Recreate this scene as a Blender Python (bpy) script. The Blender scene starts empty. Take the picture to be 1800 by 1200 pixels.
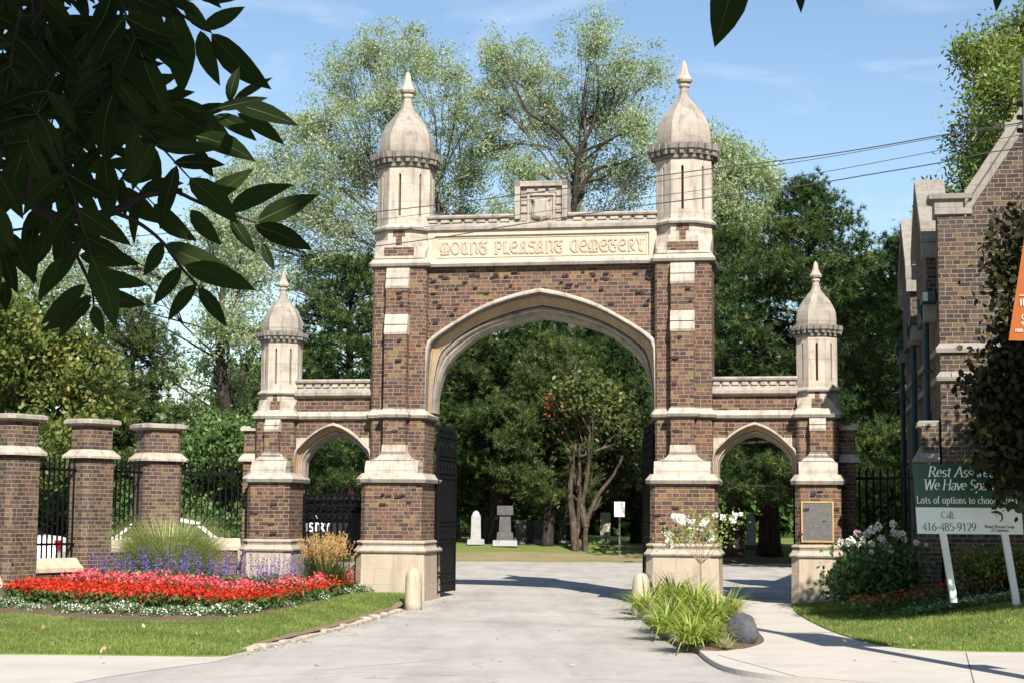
import bpy, bmesh, math, random
import numpy as np
from mathutils import Vector, Matrix, geometry

S = bpy.context.scene
D = bpy.data
rad = math.radians
PI = math.pi

# ------------------------------------------------------------------ camera, sky, sun, exposure
FPX, CZ = 2900.0, 1.72
TH, ROLL = math.atan(300 / FPX), rad(0.43)
_R = Vector((1, 0, 0)); _F = Vector((0, math.cos(TH), math.sin(TH))); _U = Vector((0, -math.sin(TH), math.cos(TH)))
cam_d = D.cameras.new('camera'); cam = D.objects.new('camera', cam_d); S.collection.objects.link(cam)
cam_d.sensor_width = 36; cam_d.lens = FPX / 1800 * 36; cam_d.clip_end = 3000; cam_d.clip_start = 0.05
_Rc = _R * math.cos(ROLL) + _U * math.sin(ROLL); _Uc = -_R * math.sin(ROLL) + _U * math.cos(ROLL)
_m = Matrix((_Rc, _Uc, -_F)).transposed().to_4x4(); _m.translation = (0, 0, CZ)
cam.matrix_world = _m
S.camera = cam

SH = Vector((-0.325, 1.28, 0))               # shadow of a one metre post on the ground
to_sun = (-SH + Vector((0, 0, 1))).normalized()
SUN_EL = math.asin(to_sun.z)
SUN_ROT = math.atan2(to_sun.x, to_sun.y)
sun_d = D.lights.new('sun', 'SUN'); sun_d.energy = 5.0; sun_d.angle = rad(0.5); sun_d.color = (1.0, 0.94, 0.86)
sun = D.objects.new('sun', sun_d); S.collection.objects.link(sun)
sun.rotation_euler = to_sun.to_track_quat('Z', 'Y').to_euler(); sun.location = (10, -30, 40)

W = D.worlds.new('World'); S.world = W; W.use_nodes = True
nt = W.node_tree; nt.nodes.clear()
def wn(t): return nt.nodes.new(t)
sky = wn('ShaderNodeTexSky'); sky.sky_type = 'NISHITA'; sky.sun_disc = False
sky.sun_elevation = SUN_EL; sky.sun_rotation = SUN_ROT; sky.air_density = 1.1; sky.dust_density = 0.1; sky.ozone_density = 2.3
bg = wn('ShaderNodeBackground'); bg.inputs['Strength'].default_value = 0.074
tc = wn('ShaderNodeTexCoord'); mp = wn('ShaderNodeMapping'); mp.inputs['Scale'].default_value = (2.2, 2.2, 9); mp.inputs['Rotation'].default_value = (0, rad(18), 0)
nz = wn('ShaderNodeTexNoise'); nz.inputs['Scale'].default_value = 2.2; nz.inputs['Detail'].default_value = 7; nz.inputs['Distortion'].default_value = 1.4
rp = wn('ShaderNodeValToRGB'); rp.color_ramp.elements[0].position = 0.52; rp.color_ramp.elements[1].position = 0.82
rp.color_ramp.elements[1].color = (0.34, 0.34, 0.34, 1)
mx = wn('ShaderNodeMix'); mx.data_type = 'RGBA'; mx.inputs['B'].default_value = (7.5, 8.0, 8.8, 1)
out = wn('ShaderNodeOutputWorld'); L_ = nt.links.new
L_(tc.outputs['Generated'], mp.inputs['Vector']); L_(mp.outputs[0], nz.inputs['Vector']); L_(nz.outputs[0], rp.inputs[0])
L_(rp.outputs[0], mx.inputs['Factor']); L_(sky.outputs[0], mx.inputs['A']); L_(mx.outputs['Result'], bg.inputs['Color']); L_(bg.outputs[0], out.inputs[0])

S.view_settings.view_transform = 'Standard'; S.view_settings.look = 'None'; S.view_settings.gamma = 1; S.view_settings.exposure = 1.02
S.render.engine = 'CYCLES'; S.cycles.use_denoising = True
S.cycles.max_bounces = 6; S.cycles.diffuse_bounces = 3; S.cycles.transparent_max_bounces = 4

# ------------------------------------------------------------------ helpers
def at(px, py, Y):
    """point seen at photo pixel (1800 x 1200) at depth Y metres"""
    dx, dy = px - 900, -(py - 600); c, s = math.cos(ROLL), math.sin(ROLL)
    r = _F * FPX + _R * (dx * c - dy * s) + _U * (dx * s + dy * c)
    t = Y / r.y
    return Vector((r.x * t, Y, CZ + r.z * t))
def gp(px, py, z=0.0):
    dx, dy = px - 900, -(py - 600); c, s = math.cos(ROLL), math.sin(ROLL)
    r = _F * FPX + _R * (dx * c - dy * s) + _U * (dx * s + dy * c)
    t = (z - CZ) / r.z
    return Vector((r.x * t, r.y * t, z))
def link(o, parent=None):
    S.collection.objects.link(o)
    if parent: o.parent = parent
    return o
def tag(o, label=None, cat=None, group=None, kind=None):
    if label: o['label'] = label
    if cat: o['category'] = cat
    if group: o['group'] = group
    if kind: o['kind'] = kind
    return o
def empty(name, loc=(0, 0, 0), rz=0.0, label=None, cat=None, group=None, parent=None):
    o = D.objects.new(name, None); o.location = loc; o.rotation_euler = (0, 0, rz); o.empty_display_size = 0.2
    link(o, parent); return tag(o, label, cat, group)
def kids(o): return [c for c in S.collection.objects if c.parent == o]
def copy_tree(o, parent=None):
    c = o.copy(); S.collection.objects.link(c); c.parent = parent
    for ch in kids(o): copy_tree(ch, c)
    return c

class MB:
    def __init__(s): s.v, s.f, s.m = [], [], []
    def add(s, vs, fs, m=0):
        b = len(s.v); s.v += [tuple(p) for p in vs]
        for f in fs: s.f.append([b + i for i in f]); s.m.append(m)
    def box(s, x0, x1, y0, y1, z0, z1, m=0):
        s.add([(x0, y0, z0), (x1, y0, z0), (x1, y1, z0), (x0, y1, z0), (x0, y0, z1), (x1, y0, z1), (x1, y1, z1), (x0, y1, z1)],
              [(3, 2, 1, 0), (4, 5, 6, 7), (0, 1, 5, 4), (1, 2, 6, 5), (2, 3, 7, 6), (3, 0, 4, 7)], m)
    def obox(s, c, ax, ay, hx, hy, z0, z1, m=0):
        """box with its own plan axes: centre c(x,y), unit axes ax, ay, half sizes"""
        P = []
        for z in (z0, z1):
            for sx, sy in ((-1, -1), (1, -1), (1, 1), (-1, 1)):
                P.append((c[0] + ax[0] * hx * sx + ay[0] * hy * sy, c[1] + ax[1] * hx * sx + ay[1] * hy * sy, z))
        s.add(P, [(3, 2, 1, 0), (4, 5, 6, 7), (0, 1, 5, 4), (1, 2, 6, 5), (2, 3, 7, 6), (3, 0, 4, 7)], m)
    def loft(s, rings, m=0, cap=(True, True), closed=True):
        n = len(rings[0]); vs = [p for r in rings for p in r]; fs = []
        for k in range(len(rings) - 1):
            for i in range(n if closed else n - 1):
                j = (i + 1) % n; fs.append((k * n + i, k * n + j, (k + 1) * n + j, (k + 1) * n + i))
        if cap[0]: fs.append(tuple(range(n))[::-1])
        if cap[1]: fs.append(tuple((len(rings) - 1) * n + i for i in range(n)))
        s.add(vs, fs, m)
    def prism(s, poly, z0, z1, m=0):
        s.loft([[(x, y, z0) for x, y in poly], [(x, y, z1) for x, y in poly]], m)
    def tube(s, pts, r, n=6, m=0, caps=True):
        pts = [Vector(p) for p in pts]; rr = r if hasattr(r, '__len__') else [r] * len(pts); rings = []
        ref = Vector((0.31, 0.17, 0.93))
        for i, p in enumerate(pts):
            t = (pts[min(i + 1, len(pts) - 1)] - pts[max(i - 1, 0)])
            t = t.normalized() if t.length > 1e-9 else Vector((0, 0, 1))
            if abs(t.dot(ref)) > 0.97: ref = Vector((0.9, -0.3, 0.2)).normalized()
            a = t.cross(ref).normalized(); b = t.cross(a)
            rings.append([p + (a * math.cos(2 * PI * k / n) + b * math.sin(2 * PI * k / n)) * rr[i] for k in range(n)])
        s.loft(rings, m, (caps, caps))
    def build(s, name, mats, parent=None, smooth=False, loc=None, rz=None):
        me = D.meshes.new(name); me.from_pydata(s.v, [], s.f)
        for mt in (mats if isinstance(mats, (list, tuple)) else [mats]): me.materials.append(mt)
        n = len(s.f)
        me.polygons.foreach_set('material_index', s.m)
        if smooth: me.polygons.foreach_set('use_smooth', [True] * n)
        me.update()
        nl = len(me.loops); co = np.empty(len(me.vertices) * 3); me.vertices.foreach_get('co', co); co = co.reshape(-1, 3)
        li = np.empty(nl, dtype=np.int32); me.loops.foreach_get('vertex_index', li)
        pn = np.empty(n * 3); me.polygons.foreach_get('normal', pn); pn = pn.reshape(-1, 3)
        lt = np.empty(n, dtype=np.int32); me.polygons.foreach_get('loop_total', lt)
        nn = np.repeat(pn, lt, axis=0); P = co[li]
        flat = np.abs(nn[:, 2]) > 0.8
        t = np.stack([-nn[:, 1], nn[:, 0]], 1); t /= np.maximum(np.linalg.norm(t, axis=1, keepdims=True), 1e-6)
        u = np.where(flat, P[:, 0], P[:, 0] * t[:, 0] + P[:, 1] * t[:, 1]); v = np.where(flat, P[:, 1], P[:, 2])
        uv = me.uv_layers.new(name='UVMap'); uv.data.foreach_set('uv', np.stack([u, v], 1).ravel())
        o = D.objects.new(name, me); link(o, parent)
        if loc is not None: o.location = loc
        if rz is not None: o.rotation_euler = (0, 0, rz)
        return o

def soup(name, V, mats, parent=None, mi=None, rnd=None, smooth=False):
    """V (N,k,3): N separate k-gons as one mesh, with one random number per face"""
    V = np.asarray(V, dtype=np.float32); N, k = V.shape[:2]
    me = D.meshes.new(name); me.vertices.add(N * k); me.vertices.foreach_set('co', V.ravel())
    me.loops.add(N * k); me.loops.foreach_set('vertex_index', np.arange(N * k, dtype=np.int32))
    me.polygons.add(N); me.polygons.foreach_set('loop_start', np.arange(0, N * k, k, dtype=np.int32))
    try: me.polygons.foreach_set('loop_total', np.full(N, k, dtype=np.int32))
    except Exception: pass
    for mt in (mats if isinstance(mats, (list, tuple)) else [mats]): me.materials.append(mt)
    if mi is not None: me.polygons.foreach_set('material_index', np.asarray(mi, dtype=np.int32))
    a = me.attributes.new('rnd', 'FLOAT', 'FACE')
    a.data.foreach_set('value', np.asarray(rnd if rnd is not None else np.random.default_rng(1).random(N), dtype=np.float32))
    me.update(calc_edges=True)
    if smooth: me.polygons.foreach_set('use_smooth', [True] * N)
    return link(D.objects.new(name, me), parent)

def unit(a): return a / np.maximum(np.linalg.norm(a, axis=-1, keepdims=True), 1e-9)
def rhombi(c, L, Wd, rng, d=None, jit=1.0):
    N = len(c); dd = rng.normal(size=(N, 3)) * jit
    if d is not None: dd = dd + d
    dd = unit(dd); s = unit(np.cross(dd, rng.normal(size=(N, 3))))
    L = np.asarray(L).reshape(-1, 1) * np.ones((N, 1)); Wd = np.asarray(Wd).reshape(-1, 1) * np.ones((N, 1))
    return np.stack([c - dd * L * .5, c + s * Wd * .5 - dd * L * .08, c + dd * L * .5, c - s * Wd * .5 - dd * L * .08], 1)
def hexleaves(c, L, Wd, rng, d=None, jit=1.0):
    N = len(c); dd = rng.normal(size=(N, 3)) * jit
    if d is not None: dd = dd + d
    dd = unit(dd); s = unit(np.cross(dd, rng.normal(size=(N, 3)))); n = np.cross(dd, s)
    L = np.asarray(L).reshape(-1, 1) * np.ones((N, 1)); Wd = np.asarray(Wd).reshape(-1, 1) * np.ones((N, 1)) * .5
    f = n * Wd * .25
    return np.stack([c - dd * L * .5, c + s * Wd * .82 - dd * L * .22 + f, c + s * Wd * .9 + dd * L * .12 + f, c + dd * L * .5, c - s * Wd * .9 + dd * L * .12 + f, c - s * Wd * .82 - dd * L * .22 + f], 1)
def needles(c, d, L, w, n, rng, spread=0.8):
    """tufts: n thin triangles at each centre, leaning along d"""
    N = len(c); C = np.repeat(c, n, 0); Dd = np.repeat(d, n, 0) + rng.normal(size=(N * n, 3)) * spread
    Dd = unit(Dd); s = unit(np.cross(Dd, rng.normal(size=(N * n, 3)))) * w * .5
    LL = np.repeat(np.asarray(L).reshape(-1, 1) * np.ones((N, 1)), n, 0) * rng.uniform(.7, 1.1, (N * n, 1))
    return np.stack([C - s, C + s, C + Dd * LL], 1), np.repeat(rng.random(N), n)
def blades(base, d, L, w, segs, droop, rng, lean=0.3):
    """arching strap leaves as quads: base (N,3), d (N,2) heading"""
    N = len(base); t = np.linspace(0, 1, segs + 1); out = []
    L = np.asarray(L).reshape(-1) * np.ones(N); dr = np.asarray(droop).reshape(-1) * np.ones(N); ln = np.asarray(lean).reshape(-1) * np.ones(N)
    side = np.stack([-d[:, 1], d[:, 0], np.zeros(N)], 1)
    P, Wt = [], []
    for q in t:
        ang = ln + dr * q; h = 0; v = 0
        # integrate heading
        k = 12; xs = np.linspace(0, q, k)
        a = ln[:, None] + dr[:, None] * xs[None]
        h = np.trapz(np.sin(a), xs, axis=1) * L if q > 0 else np.zeros(N)
        v = np.trapz(np.cos(a), xs, axis=1) * L if q > 0 else np.zeros(N)
        P.append(base + np.stack([d[:, 0] * h, d[:, 1] * h, v], 1)); Wt.append(w * (0.55 + .45 * math.sin(PI * min(q * 1.3 + .1, 1))) * (1 - q ** 3 * .93))
    for i in range(segs):
        out.append(np.stack([P[i] - side * Wt[i] / 2, P[i] + side * Wt[i] / 2, P[i + 1] + side * Wt[i + 1] / 2, P[i + 1] - side * Wt[i + 1] / 2], 1))
    return np.concatenate(out, 0), np.tile(rng.random(N), segs)

# ------------------------------------------------------------------ materials
class NT:
    def __init__(s, name):
        s.mat = D.materials.new(name); s.mat.use_nodes = True; s.t = s.mat.node_tree; s.t.nodes.clear()
        s.out = s.n('ShaderNodeOutputMaterial')
    def n(s, t, **kw):
        nd = s.t.nodes.new(t)
        for k, v in kw.items():
            if k.startswith('_'): setattr(nd, k[1:], v)
            else: nd.inputs[k.replace('__', ' ')].default_value = v
        return nd
    def l(s, a, b): s.t.links.new(a, b)
    def ramp(s, fac, stops, interp='LINEAR'):
        r = s.n('ShaderNodeValToRGB'); cr = r.color_ramp; cr.interpolation = interp
        while len(cr.elements) > 1: cr.elements.remove(cr.elements[-1])
        for i, (p, c) in enumerate(stops):
            e = cr.elements[0] if i == 0 else cr.elements.new(p)
            e.position = p; c = c if hasattr(c, '__len__') else (c, c, c); e.color = (*c, 1)
        s.l(fac, r.inputs[0]); return r.outputs[0]
    def mix(s, fac, a, b, mode='MIX'):
        m = s.n('ShaderNodeMix', _data_type='RGBA', _blend_type=mode)
        for sock, v in (('Factor', fac), ('A', a), ('B', b)):
            i = m.inputs[sock]
            if hasattr(v, 'is_linked'): s.l(v, i)
            else: i.default_value = (*v, 1) if hasattr(v, '__len__') else v
        return m.outputs['Result']
    def noise(s, vec, scale, detail=4, rough=.55, dist=0):
        n = s.n('ShaderNodeTexNoise', Scale=scale, Detail=detail, Roughness=rough, Distortion=dist)
        if vec is not None: s.l(vec, n.inputs['Vector'])
        return n.outputs[0]
    def obj(s): return s.n('ShaderNodeTexCoord').outputs['Object']
    def uv(s): return s.n('ShaderNodeTexCoord').outputs['UV']
    def math(s, op, a, b=0.0):
        m = s.n('ShaderNodeMath', _operation=op)
        for i, v in enumerate((a, b)):
            if hasattr(v, 'is_linked'): s.l(v, m.inputs[i])
            else: m.inputs[i].default_value = v
        return m.outputs[0]
    def finish(s, col, rough=.8, spec=.3, bump=None, bstr=.3, bdist=.01, metal=0, trans=0, tcol=None):
        p = s.n('ShaderNodeBsdfPrincipled', Metallic=metal)
        p.inputs['Specular IOR Level'].default_value = spec
        for k, v in (('Base Color', col), ('Roughness', rough)):
            if hasattr(v, 'is_linked'): s.l(v, p.inputs[k])
            else: p.inputs[k].default_value = (*v, 1) if hasattr(v, '__len__') else v
        if bump is not None:
            b = s.n('ShaderNodeBump', Strength=bstr, Distance=bdist); s.l(bump, b.inputs['Height']); s.l(b.outputs[0], p.inputs['Normal'])
        sh = p.outputs[0]
        if trans:
            tr = s.n('ShaderNodeBsdfTranslucent'); c = tcol if tcol is not None else col
            if hasattr(c, 'is_linked'): s.l(c, tr.inputs['Color'])
            else: tr.inputs['Color'].default_value = (*c, 1)
            ms = s.n('ShaderNodeMixShader', Fac=trans); s.l(sh, ms.inputs[1]); s.l(tr.outputs[0], ms.inputs[2]); sh = ms.outputs[0]
        s.l(sh, s.out.inputs[0]); return s.mat

def brick_mat(name, stops, mortar, seed=0.0):
    k = NT(name); uv = k.uv()
    mp = k.n('ShaderNodeMapping'); mp.inputs['Location'].default_value = (seed, 0, 0); k.l(uv, mp.inputs[0])
    wob = k.n('ShaderNodeTexNoise', Scale=3.1, Detail=2)
    k.l(k.obj(), wob.inputs['Vector'])
    wv = k.n('ShaderNodeVectorMath', _operation='SCALE', Scale=0.012); k.l(wob.outputs['Color'], wv.inputs[0])
    ad = k.n('ShaderNodeVectorMath', _operation='ADD'); k.l(mp.outputs[0], ad.inputs[0]); k.l(wv.outputs[0], ad.inputs[1])
    b = k.n('ShaderNodeTexBrick', Color1=(0, 0, 0, 1), Color2=(1, 1, 1, 1), Mortar=(.5, .5, .5, 1), Scale=1.0)
    b.inputs['Mortar Size'].default_value = .0058; b.inputs['Mortar Smooth'].default_value = .25; b.inputs['Bias'].default_value = 0
    b.inputs['Brick Width'].default_value = .205; b.inputs['Row Height'].default_value = .0755
    b.offset = .5; b.offset_frequency = 2; b.squash = .62; b.squash_frequency = 3
    k.l(ad.outputs[0], b.inputs['Vector'])
    col = k.ramp(b.outputs['Color'], stops, 'CONSTANT')
    n1 = k.noise(k.obj(), 26, 5, .6); n2 = k.noise(k.obj(), 1.3, 4); n3 = k.noise(k.obj(), 9, 3, .6)
    tone = k.ramp(n1, [(.25, .55), (.5, 1.0), (.75, 1.45)])
    col = k.mix(.8, col, tone, 'MULTIPLY')
    burn = k.ramp(n3, [(.58, 0.0), (.66, 1.0)])
    col = k.mix(k.math('MULTIPLY', burn, .4), col, (.045, .036, .034))
    och = k.ramp(k.noise(k.obj(), 7.3, 3, .55), [(.62, 0.0), (.7, 1.0)])
    col = k.mix(k.math('MULTIPLY', och, .35), col, (.20, .13, .06))
    mo = k.mix(n1, mortar, tuple(c * .62 for c in mortar))
    col = k.mix(b.outputs['Fac'], col, mo)
    col = k.mix(k.ramp(n2, [(.35, 0), (.75, .28)]), col, (.10, .085, .075))
    h = k.math('ADD', k.math('MULTIPLY', k.math('SUBTRACT', 1.0, b.outputs['Fac']), 1.0), k.math('MULTIPLY', n1, .9))
    return k.finish(col, .88, .25, h, .85, .014)

def stone_mat(name, base, dark, bw=.62, bh=.36, stain=.5, joint=.55, warm=None):
    k = NT(name); o = k.obj()
    b = k.n('ShaderNodeTexBrick', Color1=(0, 0, 0, 1), Color2=(1, 1, 1, 1), Mortar=(.5, .5, .5, 1), Scale=1.0)
    b.inputs['Mortar Size'].default_value = .004; b.inputs['Mortar Smooth'].default_value = .3; b.inputs['Brick Width'].default_value = bw; b.inputs['Row Height'].default_value = bh
    k.l(k.uv(), b.inputs['Vector'])
    col = k.mix(k.math('MULTIPLY', b.outputs['Color'], .35), base, tuple(c * .84 for c in base))
    n1 = k.noise(o, 34, 5, .65); n2 = k.noise(o, 2.3, 5, .62, .6)
    st = k.n('ShaderNodeMapping'); st.inputs['Scale'].default_value = (7, 7, .8); k.l(o, st.inputs[0])
    n3 = k.noise(st.outputs[0], 1.2, 5, .6)
    if warm: col = k.mix(k.ramp(k.noise(o, 4.5, 4), [(.45, 0), (.62, .7)]), col, warm)
    col = k.mix(.35, col, k.ramp(n1, [(.3, .72), (.7, 1.2)]), 'MULTIPLY')
    col = k.mix(k.ramp(n2, [(.46, 0), (.72, stain)]), col, dark)
    col = k.mix(k.ramp(n3, [(.50, 0), (.72, min(1, stain * 1.05))]), col, tuple(c * .72 for c in dark))
    col = k.mix(k.math('MULTIPLY', b.outputs['Fac'], joint), col, tuple(c * .45 for c in dark))
    h = k.math('SUBTRACT', k.math('MULTIPLY', n1, .4), k.math('MULTIPLY', b.outputs['Fac'], .5))
    return k.finish(col, .85, .25, h, .4, .01)

def plain_mat(name, col, rough=.6, spec=.4, var=.25, scale=18, bstr=.15, metal=0, dirt=None):
    k = NT(name); o = k.obj(); n = k.noise(o, scale, 5, .6)
    c = k.mix(var, col, k.ramp(n, [(.3, .55), (.7, 1.35)]), 'MULTIPLY')
    if dirt: c = k.mix(k.ramp(k.noise(o, scale * .17, 4, .6), [(.5, 0), (.75, .6)]), c, dirt)
    return k.finish(c, rough, spec, n, bstr, .01, metal)

def leaf_mat(name, stops, trans=.3, rough=.5, spec=.35, tboost=1.5, patch=.35):
    k = NT(name); a = k.n('ShaderNodeAttribute'); a.attribute_name = 'rnd'
    col = k.ramp(a.outputs['Fac'], stops)
    col = k.mix(patch, col, k.ramp(k.noise(k.obj(), 1.1, 3 if patch < .5 else 6), [(.3, (.65, .65, .65)), (.7, (1.3, 1.3 - max(0, patch - .5) * .35, 1.3))]), 'MULTIPLY')
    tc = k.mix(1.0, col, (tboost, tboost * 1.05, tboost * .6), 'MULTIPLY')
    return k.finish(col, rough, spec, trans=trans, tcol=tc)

BR = [(0, (.046, .030, .024)), (.13, (.084, .046, .030)), (.28, (.108, .057, .034)), (.42, (.058, .036, .027)), (.54, (.124, .060, .036)),
      (.66, (.160, .108, .046)), (.76, (.074, .043, .031)), (.87, (.125, .078, .039)), (.96, (.034, .026, .023))]
M_BRICK = brick_mat('gate_brick', BR, (.37, .27, .205))
M_BRICKW = brick_mat('wall_brick', [(0, (.046, .032, .025)), (.2, (.09, .057, .034)), (.36, (.062, .040, .030)), (.52, (.125, .088, .044)), (.68, (.078, .046, .034)), (.84, (.115, .062, .041)), (.93, (.036, .030, .027))], (.34, .26, .20), .37)
M_BRICKH = brick_mat('house_brick', [(0, (.036, .027, .022)), (.2, (.070, .047, .030)), (.38, (.046, .032, .025)), (.54, (.105, .072, .036)), (.68, (.060, .037, .026)), (.84, (.085, .048, .031)), (.93, (.026, .022, .020))], (.30, .245, .195), .71)
M_STONE = stone_mat('limestone', (.42, .36, .29), (.20, .175, .148), stain=.75)
M_STONEB = stone_mat('limestone_blocks', (.37, .305, .23), (.225, .19, .15), bw=.78, bh=.31, stain=.45, joint=.6)
M_STONEG = stone_mat('weathered_limestone', (.32, .28, .23), (.165, .148, .127), stain=.75)
M_STONEA = stone_mat('arch_limestone', (.38, .29, .195), (.23, .17, .115), bw=.4, bh=9, stain=.4, warm=(.40, .255, .115))
M_STONEH = stone_mat('house_stone', (.24, .217, .185), (.12, .112, .10), stain=.5)
M_STONER = stone_mat('dark_weathered_shaded_limestone', (.20, .178, .15), (.095, .087, .078), stain=.7)
M_INSC = stone_mat('panel_limestone', (.45, .375, .29), (.31, .255, .2), bw=1.1, bh=2.0, stain=.3)
M_IRON = plain_mat('black_iron', (.005, .005, .0055), .33, .12, .3, 40, .2)
M_DARK = plain_mat('shaded_recess_stone', (.16, .11, .075), .9, .1)  # slit backs: shade of the recess put into a darker stone colour
M_GREENP = plain_mat('green_copper_pipe', (.014, .042, .042), .55, .4, .4, 9)
def bark_mat(name, a, b):
    k = NT(name); o = k.obj(); mp = k.n('ShaderNodeMapping'); mp.inputs['Scale'].default_value = (1, 1, .22); k.l(o, mp.inputs[0])
    n = k.noise(mp.outputs[0], 13, 5, .65, .4); n2 = k.noise(o, 1.7, 4)
    c = k.ramp(n, [(.3, tuple(x * .3 for x in a)), (.48, a), (.7, b)]); c = k.mix(k.ramp(n2, [(.4, 0), (.7, .6)]), c, tuple(x * .5 for x in a))
    return k.finish(c, .95, .08, n, 1.0, .05)
M_BARK = bark_mat('bark', (.075, .055, .042), (.16, .125, .10))
M_BARKD = bark_mat('dark_bark', (.034, .027, .023), (.075, .06, .05))
M_BARKG = bark_mat('grey_bark', (.085, .072, .06), (.20, .17, .145))
M_WHITEP = plain_mat('white_paint', (.72, .71, .68), .5, .4, .12, 12, .08, dirt=(.45, .42, .37))
M_SIGNW = plain_mat('sign_white', (.74, .74, .73), .4, .4, .06, 3, .02)
M_SIGNG = plain_mat('sign_green', (.007, .06, .032), .4, .45, .1, 3, .02)
M_TXTG = plain_mat('sign_green_letters', (.02, .07, .045), .5, .3, .05)
M_TXTW = plain_mat('white_letters', (.8, .8, .78), .5, .3, .05)
M_GRANITE = plain_mat('grey_granite', (.30, .295, .285), .7, .4, .6, 30, .5, dirt=(.16, .155, .15))
M_GRANITED = plain_mat('dark_granite', (.06, .058, .057), .6, .4, .6, 30, .4, dirt=(.12, .118, .112))
M_BOULDER = plain_mat('dark_boulder', (.062, .064, .072), .85, .3, .75, 28, 1.2, dirt=(.13, .13, .135))
M_BRONZE = plain_mat('bronze_plate', (.13, .125, .115), .45, .5, .5, 14, .5, .5)
M_GOLD = plain_mat('brass_frame', (.50, .33, .13), .4, .5, .3, 20, .1, .5)
M_CARW = plain_mat('white_car_paint', (.78, .78, .78), .25, .5, .03, 3, 0)
M_GLASS = plain_mat('dark_glass', (.012, .014, .016), .08, .6, .1, 3, 0)
M_TYRE = plain_mat('tyre_rubber', (.02, .02, .02), .85, .2)
M_RIM = plain_mat('wheel_rim', (.45, .45, .46), .35, .5, .1, 9, 0, .7)
M_RED = plain_mat('red_lens', (.5, .01, .01), .2, .5, .1)
M_POLE = plain_mat('weathered_pole', (.20, .185, .17), .8, .3, .5, 14, .5)
M_ORANGE = plain_mat('orange_banner', (.25, .068, .012), .7, .2, .12, 6, .1)
M_BANT = plain_mat('banner_print', (.55, .42, .32), .7, .2, .05)
M_TAN = plain_mat('tan_sign', (.45, .32, .16), .6, .3, .2)
M_WIRE = plain_mat('wire_grey', (.05, .05, .052), .6, .2, .1)
M_BLACKP = plain_mat('black_paint', (.012, .012, .013), .5, .4, .2)
M_SOIL = plain_mat('bed_soil', (.125, .088, .062), .95, .1, .7, 16, 1.0)
M_ROOF = plain_mat('roof_slate', (.09, .085, .085), .8, .3, .5, 12, .5)

def road_mat():
    k = NT('road_surface'); o = k.obj()
    n1 = k.noise(o, 120, 3, .7); n2 = k.noise(o, .55, 5, .6, .5); n3 = k.noise(o, 6, 5, .65)
    st = k.n('ShaderNodeMapping'); st.inputs['Scale'].default_value = (.9, .16, 1); st.inputs['Rotation'].default_value = (0, 0, rad(-8)); k.l(o, st.inputs[0])
    n4 = k.noise(st.outputs[0], 1.4, 5, .6, .3)
    col = k.ramp(n2, [(.3, (.315, .285, .255)), (.5, (.375, .345, .313)), (.7, (.42, .385, .345))])
    col = k.mix(k.ramp(n4, [(.46, 0), (.72, .65)]), col, (.235, .215, .195))
    col = k.mix(.5, col, k.ramp(n1, [(.3, .72), (.7, 1.26)]), 'MULTIPLY')
    col = k.mix(.3, col, k.ramp(n3, [(.3, .8), (.7, 1.15)]), 'MULTIPLY')
    v = k.n('ShaderNodeTexVoronoi', Scale=.33, _feature='DISTANCE_TO_EDGE'); 
    wob = k.n('ShaderNodeTexNoise', Scale=1.3, Detail=5); k.l(o, wob.inputs['Vector'])
    mvv = k.n('ShaderNodeVectorMath', _operation='SCALE', Scale=1.5); k.l(wob.outputs['Color'], mvv.inputs[0])
    ad = k.n('ShaderNodeVectorMath', _operation='ADD'); k.l(o, ad.inputs[0]); k.l(mvv.outputs[0], ad.inputs[1]); k.l(ad.outputs[0], v.inputs['Vector'])
    crack = k.ramp(v.outputs['Distance'], [(0, 1), (.006, 0)])
    crack = k.math('MULTIPLY', crack, k.ramp(k.noise(o, .4, 2), [(.44, 0), (.54, .75)]))
    col = k.mix(crack, col, (.16, .145, .13))
    return k.finish(col, .9, .2, n1, .35, .006)
M_ROAD = road_mat()
def walk_mat():
    k = NT('concrete_walk'); o = k.obj(); n1 = k.noise(o, 90, 4, .7); n2 = k.noise(o, .9, 5, .6)
    col = k.ramp(n2, [(.3, (.385, .35, .305)), (.55, (.46, .42, .365)), (.75, (.415, .38, .33))])
    col = k.mix(.4, col, k.ramp(n1, [(.3, .8), (.7, 1.2)]), 'MULTIPLY')
    col = k.mix(k.ramp(k.noise(o, 3.5, 5, .7), [(.55, 0), (.8, .35)]), col, (.33, .295, .25))
    return k.finish(col, .9, .2, n1, .3, .004)
M_WALK = walk_mat()
def lawn_mat(name, g1, g2, dry):
    k = NT(name); o = k.obj(); n1 = k.noise(o, 45, 4, .7); n2 = k.noise(o, 1.6, 5, .65); n3 = k.noise(o, .5, 4)
    col = k.mix(k.ramp(n2, [(.3, 0), (.7, 1)]), g1, g2)
    col = k.mix(k.ramp(n3, [(.5, 0), (.75, .5)]), col, dry)
    col = k.mix(.75, col, k.ramp(n1, [(.25, .5), (.75, 1.5)]), 'MULTIPLY')
    return k.finish(col, .95, .1, n1, .9, .03)
M_LAWN = lawn_mat('lawn', (.095, .17, .028), (.165, .23, .045), (.24, .225, .085))
M_BANK = lawn_mat('bank_grass', (.12, .17, .045), (.17, .19, .06), (.3, .24, .13))
M_EARTH = lawn_mat('earth', (.07, .075, .03), (.085, .07, .04), (.12, .09, .06))
M_BLADE = leaf_mat('grass_blades', [(0, (.09, .17, .028)), (.6, (.18, .26, .05)), (.9, (.26, .29, .09)), (1, (.36, .31, .15))], .4, patch=1.0)
M_ELM = leaf_mat('elm_leaves', [(0, (.12, .175, .085)), (.4, (.23, .29, .16)), (.7, (.34, .39, .245)), (.9, (.46, .49, .37)), (1, (.36, .31, .12))], .46, .45, .4)
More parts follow.
